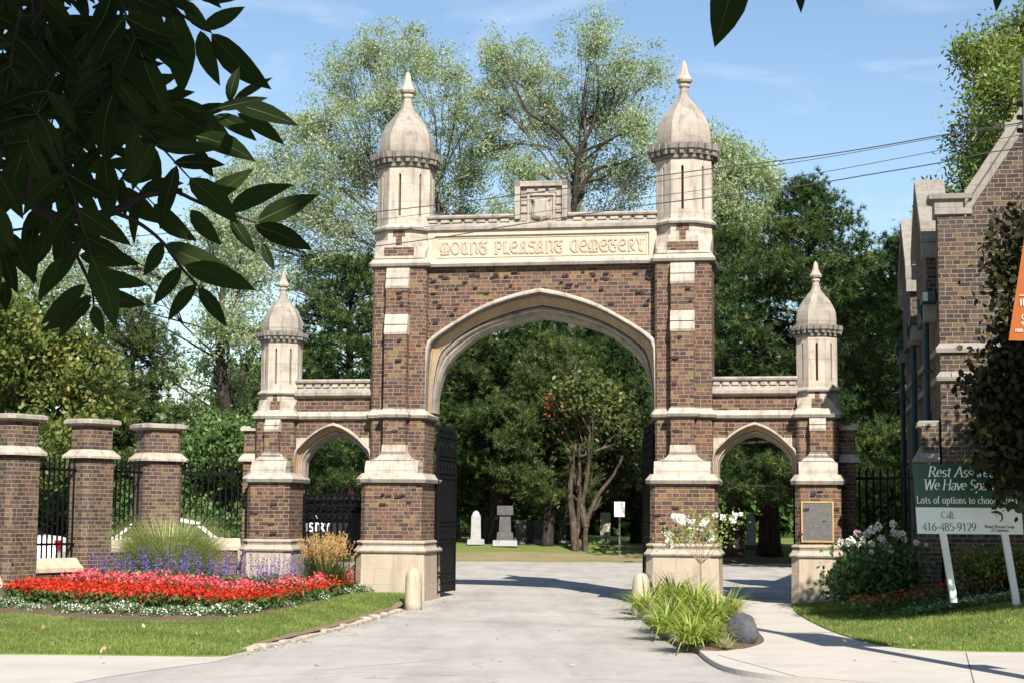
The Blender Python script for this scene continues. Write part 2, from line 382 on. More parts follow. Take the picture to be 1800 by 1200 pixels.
M_PINE = leaf_mat('pine_needles', [(0, (.013, .030, .010)), (.5, (.030, .062, .018)), (.85, (.075, .115, .030)), (1, (.24, .22, .07))], .18, .6, .1)
M_PINEC = leaf_mat('warm_pine_needles', [(0, (.022, .042, .013)), (.5, (.052, .080, .022)), (.85, (.10, .13, .04)), (1, (.22, .2, .08))], .18, .6, .1)
M_BROAD = leaf_mat('broad_leaves', [(0, (.05, .085, .02)), (.5, (.10, .14, .032)), (.85, (.19, .20, .045)), (1, (.32, .26, .06))], .35)
M_OLIVE = leaf_mat('olive_leaves', [(0, (.03, .05, .014)), (.5, (.065, .092, .024)), (.85, (.125, .14, .04)), (1, (.26, .2, .06))], .3)
M_GREENL = leaf_mat('green_leaves', [(0, (.035, .075, .02)), (.5, (.065, .125, .03)), (.9, (.12, .18, .05)), (1, (.2, .22, .08))], .3)
M_ASHF = leaf_mat('street_tree_leaves', [(0, (.05, .09, .02)), (.5, (.11, .16, .03)), (.9, (.24, .27, .06)), (1, (.34, .33, .09))], .35)
M_COPPER = leaf_mat('bronze_leaves', [(0, (.012, .015, .008)), (.5, (.028, .030, .013)), (.85, (.055, .05, .018)), (.95, (.10, .085, .025)), (1, (.2, .15, .045))], .2, .5, .16)
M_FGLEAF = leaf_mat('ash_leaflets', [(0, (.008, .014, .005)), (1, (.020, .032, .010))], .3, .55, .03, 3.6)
M_RIB = plain_mat('leaf_rib', (.075, .095, .035), .6, .03, .1)
M_LILY = leaf_mat('daylily_blades', [(0, (.14, .22, .035)), (.5, (.26, .34, .06)), (.9, (.40, .42, .11)), (1, (.5, .45, .22))], .4)
M_VARIEG = leaf_mat('pale_grass_blades', [(0, (.2, .22, .09)), (.5, (.36, .37, .2)), (1, (.5, .48, .33))], .3)
M_MISC = leaf_mat('striped_grass_blades', [(0, (.19, .24, .055)), (.5, (.36, .40, .13)), (1, (.5, .5, .3))], .3)
M_PLUME = leaf_mat('tan_plumes', [(0, (.32, .19, .07)), (.6, (.46, .29, .11)), (1, (.55, .40, .2))], .25)
M_REDF = leaf_mat('red_petals', [(0, (.30, .012, .006)), (.6, (.50, .026, .011)), (1, (.62, .08, .03))], .25, .6, .2, 1.1)
M_PINKF = leaf_mat('pink_petals', [(0, (.50, .045, .065)), (.6, (.64, .09, .115)), (1, (.74, .22, .24))], .25, .6, .2, 1.1)
M_PURP = leaf_mat('purple_spikes', [(0, (.06, .045, .18)), (.6, (.11, .085, .28)), (1, (.22, .19, .4))], .2, .6, .2, 1.0)
M_WHITEF = leaf_mat('white_petals', [(0, (.62, .62, .55)), (.7, (.78, .78, .73)), (1, (.8, .74, .66))], .25, .6, .2, 1.0)
M_FALLEN = leaf_mat('fallen_leaf_colours', [(0, (.28, .16, .07)), (.6, (.42, .28, .13)), (1, (.5, .4, .26))], .1)
# ------------------------------------------------------------------ ground, road, walks, lawns
def smooth(x): x = np.clip(x, 0, 1); return x * x * (3 - 2 * x)
def dist_line(P, line):
    P = np.asarray(P, float); best = np.full(len(P), 1e9)
    for a, b in zip(line[:-1], line[1:]):
        a, b = np.array(a[:2]), np.array(b[:2]); d = b - a
        t = np.clip(((P - a) @ d) / max(d @ d, 1e-9), 0, 1)
        best = np.minimum(best, np.linalg.norm(P - a - t[:, None] * d, axis=1))
    return best
def inside(P, poly):
    P = np.asarray(P, float); x, y = P[:, 0], P[:, 1]; r = np.zeros(len(P), bool); n = len(poly)
    for i in range(n):
        (x1, y1), (x2, y2) = poly[i][:2], poly[(i + 1) % n][:2]
        if y1 == y2: continue
        c = ((y1 > y) != (y2 > y)) & (x < (x2 - x1) * (y - y1) / (y2 - y1) + x1); r ^= c
    return r
def curve(pts, n=8):
    pts = [Vector(p) for p in pts]; o = []
    for i in range(len(pts) - 1):
        p0, p1, p2, p3 = pts[max(i - 1, 0)], pts[i], pts[i + 1], pts[min(i + 2, len(pts) - 1)]
        for q in range(n):
            t = q / n
            o.append(.5 * ((2 * p1) + (p2 - p0) * t + (2 * p0 - 5 * p1 + 4 * p2 - p3) * t * t + (3 * p1 - p0 - 3 * p2 + p3) * t ** 3))
    return o + [pts[-1]]
def patch(name, poly, hf, res, mat, skirt=0.0):
    poly = [(p[0], p[1]) for p in poly]; b = []
    for i in range(len(poly)):
        a, c = np.array(poly[i]), np.array(poly[(i + 1) % len(poly)]); m = max(1, int(np.linalg.norm(c - a) / res))
        b += [tuple(a + (c - a) * q / m) for q in range(m)]
    A = np.array(b); rg = np.random.default_rng(5)
    gx, gy = np.meshgrid(np.arange(A[:, 0].min(), A[:, 0].max(), res), np.arange(A[:, 1].min(), A[:, 1].max(), res))
    G = np.stack([gx.ravel(), gy.ravel()], 1) + rg.uniform(-.3, .3, (gx.size, 2)) * res
    G = G[inside(G, b)]; G = G[dist_line(G, b + b[:1]) > res * .4]
    vs = [Vector(p) for p in b] + [Vector(p) for p in G]; n = len(b)
    v, e, f, *_ = geometry.delaunay_2d_cdt(vs, [(i, (i + 1) % n) for i in range(n)], [list(range(n))], 1, 1e-5)
    P = np.array([(p.x, p.y) for p in v]); z = hf(P) * np.ones(len(P))
    m = MB(); m.add([(x, y, zz) for (x, y), zz in zip(P, z)], [tuple(q) for q in f])
    if skirt:
        zb = hf(np.array(b)) * np.ones(n)
        for i in range(n):
            j = (i + 1) % n
            m.add([(*b[i], zb[i] - skirt), (*b[j], zb[j] - skirt), (*b[j], zb[j]), (*b[i], zb[i])], [(0, 1, 2, 3)])
    return tag(m.build(name, mat), kind='structure')

g = MB(); g.add([(-600, -200, -.06), (600, -200, -.06), (600, 1200, -.06), (-600, 1200, -.06)], [(0, 1, 2, 3)])
tag(g.build('ground', M_EARTH), kind='structure')
BANKY = 58.7
def bank_edge(x): return BANKY + .25 * np.sin(x * .7) + .15 * np.sin(x * 2.3 + 1) + .004 * (x - 1) ** 2
xs = np.linspace(-45, 45, 91)
r = MB(); n = len(xs)
r.add([(x, -15, 0) for x in xs] + [(x, float(bank_edge(x)) + .3, 0) for x in xs], [(i, i + 1, n + i + 1, n + i) for i in range(n - 1)])
tag(r.build('road', M_ROAD), kind='structure')
sm_ = MB(); rs_ = random.Random(21)
for P in ([(560, 1178), (760, 1160), (960, 1144), (1110, 1139), (1222, 1140)], [(800, 1060), (930, 1066), (1040, 1078), (1112, 1090)], [(300, 1193), (620, 1182), (900, 1190), (1250, 1199)], [(1500, 1198), (1300, 1187), (1262, 1170)]):
    Q = curve([gp(*p) for p in P], 8); w_ = [rs_.uniform(.002, .008) for _ in Q]
    Q = [q + Vector((rs_.uniform(-.02, .02), rs_.uniform(-.03, .03), .003)) for q in Q]
    for a, c, wa, wc in zip(Q[:-1], Q[1:], w_[:-1], w_[1:]):
        d = (c - a).normalized(); s = Vector((-d.y, d.x, 0)); sm_.add([a - s * wa, c - s * wc, c + s * wc, a + s * wa], [(0, 1, 2, 3)])
tag(sm_.build('road_cracks', plain_mat('crack_filler', (.23, .21, .19), .95, .1, .5, 9)), kind='structure')
# grassy bank behind the forecourt
ys = [0, .15, .5, 1.2, 2.2, 3.5, 6, 12, 30, 90, 250]
def bankz(x, d): return .46 * float(smooth(d / 3.4)) + .05 + .04 * math.sin(x * .9 + d) * min(d, 1)
b = MB(); xs2 = np.linspace(-70, 70, 141); n = len(xs2)
b.add([(x, float(bank_edge(min(max(x, -45), 45))) + d, bankz(x, d) if d > 0 else -.02) for d in ys for x in xs2],
      [(k * n + i, k * n + i + 1, (k + 1) * n + i + 1, (k + 1) * n + i) for k in range(len(ys) - 1) for i in range(n - 1)])
tag(b.build('grass_bank', M_BANK, smooth=True), kind='structure')

dv = MB(); dv.add([(x, float(bank_edge(x)) - .12 + .1 * math.sin(x * 5), .004) for x in xs] + [(x, float(bank_edge(x)) + 1.5 + .5 * math.sin(x * 3.1), bankz(x, 1.5 + .5 * math.sin(x * 3.1)) + .03) for x in xs], [(i, i + 1, len(xs) + i + 1, len(xs) + i) for i in range(len(xs) - 1)])
tag(dv.build('dry_verge', lawn_mat('dry_grass', (.26, .2, .12), (.2, .18, .08), (.3, .22, .14))), kind='structure')
GA = rad(10.1); EX = Vector((math.cos(GA), -math.sin(GA), 0)); NY = Vector((math.sin(GA), math.cos(GA), 0))
GO = Vector((0.5503, 32.3, 0)) - EX * .03
def G(u, v, z=0): return GO + EX * u + NY * v + Vector((0, 0, z))

# left lawn
lawn_edge = curve([gp(*p) for p in [(-140, 1149), (0, 1150), (200, 1152), (372, 1154), (405, 1150), (450, 1140), (520, 1123), (600, 1102), (660, 1085), (700, 1073)]], 6)
lawn_l = lawn_edge + [gp(716, 1063), G(-2.6, -.2), G(-3.4, .6), G(-6, .5), Vector((-7.2, 33.6, 0)), Vector((-8.2, 32.2, 0)), Vector((-9.2, 30.6, 0)), Vector((-10.5, 28.4, 0)), Vector((-12, 24, 0))]
def h_left(P):
    d = dist_line(P, lawn_edge); return .02 + .12 * smooth(d / 1.2)
patch('lawn', lawn_l, h_left, .35, M_LAWN, .15)
bed_front = curve([gp(x, y, .13) for x, y in [(-120, 1076), (0, 1078), (60, 1082), (130, 1088), (240, 1093), (330, 1093), (410, 1088), (480, 1076), (545, 1062), (590, 1052), (614, 1046)]], 4)
bed_l = bed_front + [G(-3.72, -.2), G(-3.6, .4), G(-6, .45), Vector((-7.2, 33.5, 0)), Vector((-8.2, 32.1, 0)), Vector((-9.2, 30.5, 0)), Vector((-10.5, 28.3, 0))]
def h_bed(P):
    d = dist_line(P, bed_front); return h_left(P) + .015 + .14 * smooth(d / 2.2) + .015 * np.sin(P[:, 0] * 9) * np.sin(P[:, 1] * 7)
patch('flower_bed_soil', bed_l, h_bed, .25, M_SOIL, .06)
# kerb of rough stones along the drive
ke = curve([gp(*p) for p in [(440, 1144), (520, 1125), (600, 1104), (660, 1087), (706, 1073)]], 7)
kb = MB(); rk = random.Random(3)
for a, c in zip(ke[:-1], ke[1:]):
    d = (c - a); L = d.length; d.normalize(); s = Vector((-d.y, d.x, 0)); mid = (a + c) / 2
    if s.y < 0: s = -s
    w, h = .085 + rk.uniform(-.02, .02), .045 + rk.uniform(-.02, .02); hl = L * .5 * rk.uniform(.95, 1.0); mid = mid + s * .03
    rings = []
    for z, o in ((-.03, 0), (h * .6, 0), (h, .025)):
        rings.append([tuple(mid + d * (hl - o) * sx + s * (w - o) * sy + Vector((0, 0, z + rk.uniform(-.008, .008)))) for sx, sy in ((-1, -1), (1, -1), (1, 1), (-1, 1))])
    kb.loft(rings)
tag(kb.build('kerb', stone_mat('kerb_stone', (.40, .335, .26), (.24, .205, .17), bw=3, bh=3, stain=.6, joint=0)), kind='structure')
sn_ = curve([gp(*p, .03) for p in [(450, 1133), (520, 1117), (600, 1097), (660, 1079), (704, 1066)]], 6); so_ = []; rk2 = random.Random(9)
for i_, p_ in enumerate(sn_):
    w_ = (.10 + .14 * abs(math.sin(i_ * .9)) + rk2.uniform(-.05, .08)) * math.sin(PI * (i_ + .5) / len(sn_)) ** .4; so_.append(p_ + Vector((-.3, .95, 0)) * w_)
patch('bare_soil_edge', [p_ + Vector((.06, -.16, 0)) for p_ in sn_] + so_[::-1], lambda P: h_left(P) + .035, .2, plain_mat('dry_soil', (.21, .155, .10), .95, .1, .6, 14, .8), 0)

# walk along the street on the left
patch('pavement', [gp(*p, .004) for p in [(-140, 1147), (0, 1148), (200, 1150), (385, 1152), (410, 1153), (372, 1163), (300, 1172), (200, 1187), (130, 1199), (0, 1216), (-140, 1232)]], lambda P: .004 + 0 * P[:, 0], 1.0, M_WALK)
# right walk with its kerb
walk_kerb = curve([gp(x, y, .06) for x, y in [(1226, 1139), (1245, 1155), (1275, 1170), (1330, 1181), (1420, 1191), (1560, 1203), (1720, 1216), (1990, 1236)]], 5)
lawn_r_edge = curve([gp(x, y, .06) for x, y in [(1391, 1063), (1400, 1076), (1425, 1092), (1470, 1112), (1530, 1130), (1600, 1140), (1700, 1144.5), (1850, 1146), (2050, 1147)]], 5)
island_r = curve([gp(x, y, .06) for x, y in [(1309, 1139), (1334, 1132), (1343, 1125), (1336, 1115), (1318, 1098), (1290, 1078), (1266, 1058)]], 4)
walk_poly = walk_kerb + [lawn_r_edge[-1] + Vector((.3, -.3, 0))] + [p + Vector((.03, .03, 0)) for p in lawn_r_edge[::-1]] + [G(5.0, .9), G(4.9, 2.2), G(3.4, 2.2), G(3.45, 1.0), G(3.5, -.3)] + island_r[::-1]
patch('sidewalk', walk_poly, lambda P: .06 - .056 * smooth((P @ np.array(NY)[:2] - np.array(GO)[:2] @ np.array(NY)[:2] + .5) / 2.2), .8, M_WALK, .08)
jt = MB()
for (x0, y0), (x1, y1) in (((1698, 1146), (1716, 1213)), ((1262, 1150), (1400, 1188)), ((1400, 1188), (1700, 1212))):
    a, c = gp(x0, y0, .0625), gp(x1, y1, .0625); s = (c - a).normalized(); s = Vector((-s.y, s.x, 0)) * .007
    jt.add([a - s, c - s, c + s, a + s], [(0, 1, 2, 3)])
tag(jt.build('sidewalk_joints', plain_mat('joint_dark', (.16, .14, .12), .95, .1)), kind='structure')  # thin dark strips laid along the slab joints
def h_right(P):
    d = dist_line(P, lawn_r_edge); return .075 + .47 * smooth(d / 4.2)
lawn_r = lawn_r_edge + [Vector((13, 27, 0)), Vector((12.5, 33, 0)), G(7, 1.2), G(5.6, .3), G(5.0, -.2)]
patch('lawn', lawn_r, h_right, .35, M_LAWN, .15)
# planted island
island = [gp(x, y, .07) for x, y in [(1128, 1076), (1137, 1088), (1164, 1112), (1190, 1127), (1218, 1137), (1232, 1141), (1262, 1142)]] + island_r + [G(3.2, -.2), G(2.3, -.3)]
patch('island_soil', island, lambda P: .075 + .08 * smooth(dist_line(P, island + island[:1]) / .6), .2, M_SOIL, .1)
ik = MB(); ie = curve([gp(x, y, 0) for x, y in [(1120, 1078), (1133, 1090), (1160, 1114), (1186, 1130), (1214, 1142), (1228, 1147)]], 5)
for k in range(len(ie) - 1):
    a, c = ie[k], ie[k + 1]; d = (c - a).normalized(); s = Vector((-d.y, d.x, 0)); s = s if s.x > 0 else -s
    m_ = (a + c) / 2; ik.obox((m_.x + s.x * .06, m_.y + s.y * .06), d, s, (c - a).length / 2 - .004, .07, -.02, .095)
tag(ik.build('kerb', M_WALK), kind='structure')

def grass_blades(name, poly, hf, n, seed, avoid=None, hmin=.025, hmax=.055, zoff=0.0):
    rg = np.random.default_rng(seed); A = np.array([(p[0], p[1]) for p in poly]); P = np.zeros((0, 2))
    while len(P) < n:
        q = rg.uniform(A.min(0), A.max(0), (n * 2, 2)); q = q[inside(q, poly)]
        if avoid is not None: q = q[~inside(q, avoid)]
        P = np.concatenate([P, q])
    P = P[:n]; z = hf(P) + zoff; h = rg.uniform(hmin, hmax, n); a = rg.uniform(0, 2 * PI, n); w = .006
    B = np.stack([P[:, 0], P[:, 1], z - .004], 1); s = np.stack([np.cos(a), np.sin(a), 0 * a], 1) * w
    tip = B + np.stack([rg.normal(0, .018, n), rg.normal(0, .018, n), h], 1)
    return tag(soup(name, np.stack([B - s, B + s, tip], 1), M_BLADE, rnd=rg.random(n)), 'short mown grass growing over the %s lawn' % ('left' if seed == 1 else 'right'), 'grass', kind='stuff')
grass_blades('grass', lawn_l, h_left, 120000, 1, bed_l)
grass_blades('grass', lawn_r, h_right, 120000, 2)
rg = np.random.default_rng(33); gp_ = []
for (x0, y0, x1, y1, n_, sp_) in ((690, 1074, 800, 1044, 260, 7), (1130, 1092, 1225, 1146, 160, 5), (420, 1152, 690, 1082, 160, 3), (1420, 1196, 1560, 1206, 60, 3)):
    t_ = rg.random(n_); gp_ += [gp(x0 + (x1 - x0) * q + rg.normal(0, sp_), y0 + (y1 - y0) * q + abs(rg.normal(0, sp_)), .006) for q in t_]
gp_ = np.array([tuple(q) for q in gp_]); gv = rhombi(gp_, rg.uniform(.015, .05, len(gp_)), rg.uniform(.012, .035, len(gp_)), rg); gv[:, :, 2] = np.maximum(gv[:, :, 2], .004)
tag(soup('grit', gv, leaf_mat('grit_colours', [(0, (.2, .17, .13)), (.6, (.36, .31, .25)), (1, (.46, .42, .36))], 0)), 'grit and small stones along the edges of the drive', 'grit', kind='stuff')
rg = np.random.default_rng(8)
lp = np.array([[*gp(rg.uniform(0, 560), rg.uniform(1092, 1150), .12)] for _ in range(26)] + [[*gp(rg.uniform(1430, 1790), rg.uniform(1120, 1146), .2)] for _ in range(14)] + [[*gp(rg.uniform(1420, 1700), rg.uniform(1196, 1199), .02)] for _ in range(10)] + [[*gp(rg.uniform(400, 1250), rg.uniform(1080, 1190), .006)] for _ in range(14)])
lp[:26, 2] = h_left(lp[:26, :2]) + .05; lp[26:40, 2] = h_right(lp[26:40, :2]) + .05
V = rhombi(lp, rg.uniform(.05, .1, len(lp)), rg.uniform(.03, .05, len(lp)), rg, jit=.35, d=np.stack([np.cos(rg.uniform(0, 6, len(lp))), np.sin(rg.uniform(0, 6, len(lp))), 0 * lp[:, 0]], 1))
V[:, :, 2] = np.maximum(V[:, :, 2], .008)
tag(soup('fallen_leaves', V, M_FALLEN), 'dry brown leaves lying scattered over lawns and road', 'fallen leaves', kind='stuff')
# ------------------------------------------------------------------ drawn lettering (broad pen strokes made solid)
def A_(cx, cy, rx, ry, a0, a1, n=9): return [(cx + rx * math.cos(rad(a0 + (a1 - a0) * i / n)), cy + ry * math.sin(rad(a0 + (a1 - a0) * i / n))) for i in range(n + 1)]
RM = {  # roman: strokes on a unit cap height, then advance
 'M': ([[(.1, 0), (.14, 1)], [(.14, 1), (.47, .08)], [(.47, .08), (.8, 1)], [(.8, 1), (.86, 0)]], 1.0),
 'P': ([[(.14, 0), (.14, 1)], [(.14, .97)] + A_(.32, .73, .27, .24, 90, -90) + [(.14, .49)]], .66),
 'G': ([A_(.45, .5, .36, .5, 50, 320), [(.76, .42), (.76, .05)], [(.55, .42), (.8, .42)]], .9),
 'R': ([[(.14, 0), (.14, 1)], [(.14, .97)] + A_(.32, .74, .25, .23, 90, -90) + [(.14, .51)], [(.36, .5), (.72, 0)]], .74),
 'W': ([[(.02, 1), (.28, 0)], [(.28, 0), (.5, .95)], [(.5, .95), (.74, 0)], [(.74, 0), (.98, 1)]], 1.02),
 'H': ([[(.12, 0), (.12, 1)], [(.68, 0), (.68, 1)], [(.12, .52), (.68, .52)]], .82),
 'L': ([[(.14, 0), (.14, 1)], [(.14, .02), (.58, .02), (.6, .18)]], .64),
 'C': ([A_(.45, .5, .36, .5, 50, 310)], .82), 'A': ([[(.06, 0), (.4, 1)], [(.4, 1), (.74, 0)], [(.2, .36), (.6, .36)]], .8),
 'S': ([A_(.3, .74, .22, .25, 40, 250, 8) + A_(.3, .25, .24, .25, 70, -140, 8)], .6),
 'T': ([[(.33, 0), (.33, 1)], [(.04, .82), (.05, .98), (.61, .98), (.62, .82)]], .66),
 'Y': ([[(.33, 0), (.33, .48)], [(.04, 1), (.33, .48)], [(.62, 1), (.33, .48)]], .66), 'X': ([[(.06, 1), (.6, 0)], [(.6, 1), (.06, 0)]], .66),
 'E': ([[(.14, 0), (.14, 1)], [(.14, .98), (.56, .98)], [(.14, .52), (.48, .52)], [(.14, .02), (.58, .02)]], .64),
 'I': ([[(.16, 0), (.16, 1)]], .34), 'N': ([[(.12, 0), (.12, 1)], [(.12, 1), (.68, 0)], [(.68, 0), (.68, 1)]], .82),
 'J': ([[(.3, 1), (.3, .15)] + A_(.14, .15, .16, .15, 0, -120, 5)], .46), 'U': ([[(.12, 1), (.12, .3)] + A_(.4, .3, .28, .3, 180, 360) + [(.68, 1)]], .82),
 'B': ([[(.14, 0), (.14, 1)], [(.14, .98)] + A_(.32, .76, .22, .22, 90, -90) + [(.14, .54)], [(.14, .53)] + A_(.34, .27, .26, .26, 90, -90) + [(.14, .01)]], .7),
 'a': ([A_(.25, .48, .18, .17, 150, 0, 6) + [(.43, .1), (.5, .02)], A_(.24, .17, .18, .17, 70, 330)], .52), 'b': ([[(.12, 1), (.12, .02)], A_(.3, .32, .22, .32, 150, -150)], .58),
 'c': ([A_(.28, .32, .22, .32, 50, 310)], .5), 'd': ([[(.46, 1), (.46, 0)], A_(.27, .32, .21, .32, 30, 330)], .58),
 'e': ([[(.07, .36), (.48, .36)] + A_(.28, .34, .21, .31, 0, 310)], .54), 'f': ([[(.16, 0), (.16, .78)] + A_(.32, .8, .16, .2, 180, 40, 5), [(.02, .63), (.34, .63)]], .36),
 'g': ([A_(.26, .42, .19, .22, 0, 360), A_(.26, -.1, .22, .17, 0, 360), [(.12, .24), (.1, .1)], [(.42, .58), (.54, .64)]], .54),
 'h': ([[(.12, 0), (.12, 1)], [(.12, .42)] + A_(.29, .42, .17, .22, 160, 0, 6) + [(.46, 0)]], .58), 'i': ([[(.12, 0), (.12, .64)], [(.12, .84), (.12, .93)]], .26),
 'l': ([[(.12, 0), (.12, 1)]], .26), 'm': ([[(.12, 0), (.12, .64)], [(.12, .42)] + A_(.26, .42, .14, .22, 160, 0, 5) + [(.4, 0)], [(.4, .42)] + A_(.54, .42, .14, .22, 160, 0, 5) + [(.68, 0)]], .8),
 'n': ([[(.12, 0), (.12, .64)], [(.12, .42)] + A_(.29, .42, .17, .22, 160, 0, 6) + [(.46, 0)]], .58), 'o': ([A_(.29, .32, .23, .32, 0, 360, 14)], .58),
 'p': ([[(.12, .64), (.12, -.3)], A_(.3, .32, .22, .32, 150, -150)], .58), 'r': ([[(.12, 0), (.12, .64)], [(.12, .44)] + A_(.27, .46, .15, .18, 160, 50, 4)], .38),
 's': ([A_(.22, .47, .15, .17, 40, 250, 6) + A_(.22, .16, .17, .16, 70, -140, 6)], .44), 't': ([[(.17, .86), (.17, .12)] + A_(.28, .12, .11, .12, 180, 310, 4), [(.03, .63), (.36, .63)]], .38),
 'u': ([[(.12, .64), (.12, .2)] + A_(.28, .2, .16, .2, 180, 350, 6), [(.46, .64), (.46, 0)]], .58), 'v': ([[(.03, .64), (.26, 0)], [(.26, 0), (.48, .64)]], .5), 'y': ([[(.03, .64), (.27, 0)], [(.48, .64), (.2, -.25), (.08, -.28)]], .5),
 'q': ([[(.46, .64), (.46, -.3)], A_(.27, .32, .21, .32, 30, 330)], .58), '-': ([[(.06, .34), (.34, .34)], [(.06, .39), (.34, .39)]], .4), ':': ([[(.13, .0), (.13, .12)], [(.13, .46), (.13, .58)]], .3), '.': ([[(.1, .0), (.1, .09)]], .24), '/': ([[(.04, -.1), (.36, 1)]], .4), ',': ([[(.1, .08), (.06, -.12)]], .24),
 '?': ([A_(.26, .74, .2, .25, 170, -60, 8) + [(.26, .3)], [(.26, .0), (.26, .09)]], .54), ' ': ([], .32),
 '0': ([A_(.29, .5, .23, .5, 0, 360, 14)], .58), '1': ([[(.29, 0), (.29, 1), (.14, .86)]], .58), '2': ([A_(.28, .73, .22, .27, 160, -30, 7) + [(.08, .02)], [(.08, .02), (.52, .02)]], .58),
 '4': ([[(.42, 0), (.42, 1), (.04, .3)], [(.04, .3), (.54, .3)]], .58), '5': ([[(.48, .97), (.16, .97), (.13, .58)] + A_(.27, .32, .24, .32, 110, -140, 8)], .58), '6': ([A_(.3, .3, .22, .3, 0, 360, 12), [(.46, .98), (.2, .72), (.08, .34)]], .58),
 '8': ([A_(.29, .76, .18, .24, 0, 360, 12), A_(.29, .27, .22, .27, 0, 360, 12)], .58), '9': ([A_(.28, .7, .22, .3, 0, 360, 12), [(.12, .02), (.38, .28), (.5, .66)]], .58)}
LB = {  # rounded lombardic capitals
 'M': ([A_(.44, .55, .36, .44, 95, 225), A_(.5, .55, .36, .44, 85, -45), [(.47, .12), (.47, .95)], [(.16, .1), (.3, .03), (.64, .03), (.78, .1)], [(.1, .0), (.16, .1)], [(.78, .1), (.84, .0)]], 1.0),
 'O': ([A_(.42, .5, .36, .47, 0, 360, 18)], .86), 'U': ([[(.14, .97), (.3, .88), (.52, .97), (.66, .92)], [(.22, .9), (.22, .35)] + A_(.42, .32, .2, .3, 180, 300, 5), [(.58, .92), (.58, .12), (.72, .02)]], .84),
 'N': ([[(.1, .95), (.2, .86), (.2, .06)], [(.1, .02), (.32, .02)], [(.2, .78)] + A_(.44, .66, .24, .3, 140, 0, 6) + [(.66, .2), (.78, .02)]], .86),
 'T': ([[(.04, .84), (.16, .97), (.5, .88), (.76, .98)], A_(.44, .4, .34, .4, 110, 320, 9), [(.4, .86), (.4, .5)], A_(.52, .42, .14, .14, 120, -60, 5)], .86),
 'P': ([[(.08, .9), (.2, .97), (.2, .05)], [(.06, .02), (.36, .02)], [(.2, .92)] + A_(.44, .68, .24, .28, 110, -120, 8) + [(.24, .42)]], .74),
 'L': ([[(.1, .97), (.22, .9), (.4, .98)], [(.22, .92), (.22, .1)], [(.1, .1), (.3, .04), (.56, .1), (.66, -.06)]], .7),
 'E': ([A_(.44, .5, .36, .47, 60, 310), [(.12, .5), (.56, .5)], A_(.5, .72, .16, .24, 110, -40, 5), [(.62, .1), (.72, .0)]], .8),
 'A': ([[(.06, -.02), (.2, .12), (.26, .6)] + A_(.46, .68, .2, .27, 170, 60, 5), [(.58, .95), (.58, .1), (.74, .0)], [(.24, .48), (.58, .48)], [(.12, .1), (.34, .03), (.58, .12)]], .82),
 'S': ([A_(.38, .72, .22, .24, 30, 230, 8) + A_(.4, .28, .26, .27, 80, -150, 8), [(.1, .1), (.02, -.06)], [(.56, .84), (.7, .98)]], .72),
 'C': ([A_(.46, .5, .38, .47, 60, 300), [(.62, .92), (.62, .14), (.76, .02)]], .84), 'R': ([[(.1, .95), (.2, .9), (.2, .06)], [(.1, .02), (.34, .02)], [(.2, .9)] + A_(.42, .72, .2, .23, 110, -110, 7) + [(.34, .5)], [(.38, .5), (.52, .16), (.72, .03)]], .78),
 'Y': ([[(.04, .98), (.2, .86), (.36, .5), (.36, .2)] + A_(.48, .16, .13, .14, 180, 330, 4), [(.4, .94), (.56, .84), (.74, .98)], [(.58, .86), (.38, .5)]], .78), ' ': ([], .55)}
def text(mb, s, x0, y0, h, put, font=RM, thick=.15, thin=.06, width=None, slant=0.0, serif=True, depth=.004, track=0.0, center=None, ang=0.0, m=0, squeeze=1.0):
    """put(x, y, d) turns a flat point and a height above the face into 3D"""
    adv = sum(font[c][1] + track for c in s) * h * squeeze
    kx = width / adv if width else 1.0
    if center is not None: x0 = center - adv * kx / 2
    x = x0; q = 0
    for ch in s:
        st, a = font[ch]; extra = []
        if serif and font is RM:
            for p in st:
                for e, f in ((p[0], p[1]), (p[-1], p[-2])):
                    if abs(e[1] - f[1]) > abs(e[0] - f[0]) * 1.2 and (e[1] < .01 or e[1] > .6) and len(p) < 5 or (e[1] < .01 and len(p) > 5 and e[0] == f[0]): extra.append([(e[0] - .1, e[1]), (e[0] + .1, e[1])])
        for p in list(st) + extra:
            L, Rr = [], []
            for i, (px, py) in enumerate(p):
                a0, b0 = p[max(i - 1, 0)], p[min(i + 1, len(p) - 1)]; dx, dy = b0[0] - a0[0], b0[1] - a0[1]; l = math.hypot(dx, dy) or 1; dx /= l; dy /= l
                c_ = abs(dx * math.sin(ang) + dy * math.cos(ang)); w = (thin + (thick - thin) * c_ ** 1.3) / 2
                L.append((px - dy * w, py + dx * w)); Rr.append((px + dy * w, py - dx * w))
            dd = depth + q * .00004; q = (q + 1) % 9
            f3 = lambda pt, d: tuple(put(x + (pt[0] + slant * pt[1]) * h * kx * squeeze, y0 + pt[1] * h, d))
            n = len(p); vs = [f3(t, dd) for t in L] + [f3(t, dd) for t in Rr] + [f3(t, -.001) for t in L] + [f3(t, -.001) for t in Rr]; fs = []
            for i in range(n - 1):
                fs += [(i, n + i, n + i + 1, i + 1), (2 * n + i, i, i + 1, 2 * n + i + 1), (n + i, 3 * n + i, 3 * n + i + 1, n + i + 1)]
            fs += [(0, 2 * n, 3 * n, n), (n - 1, 2 * n - 1, 4 * n - 1, 3 * n - 1)]
            mb.add(vs, fs, m)
        x += (a + track) * h * kx * squeeze
    return adv * kx

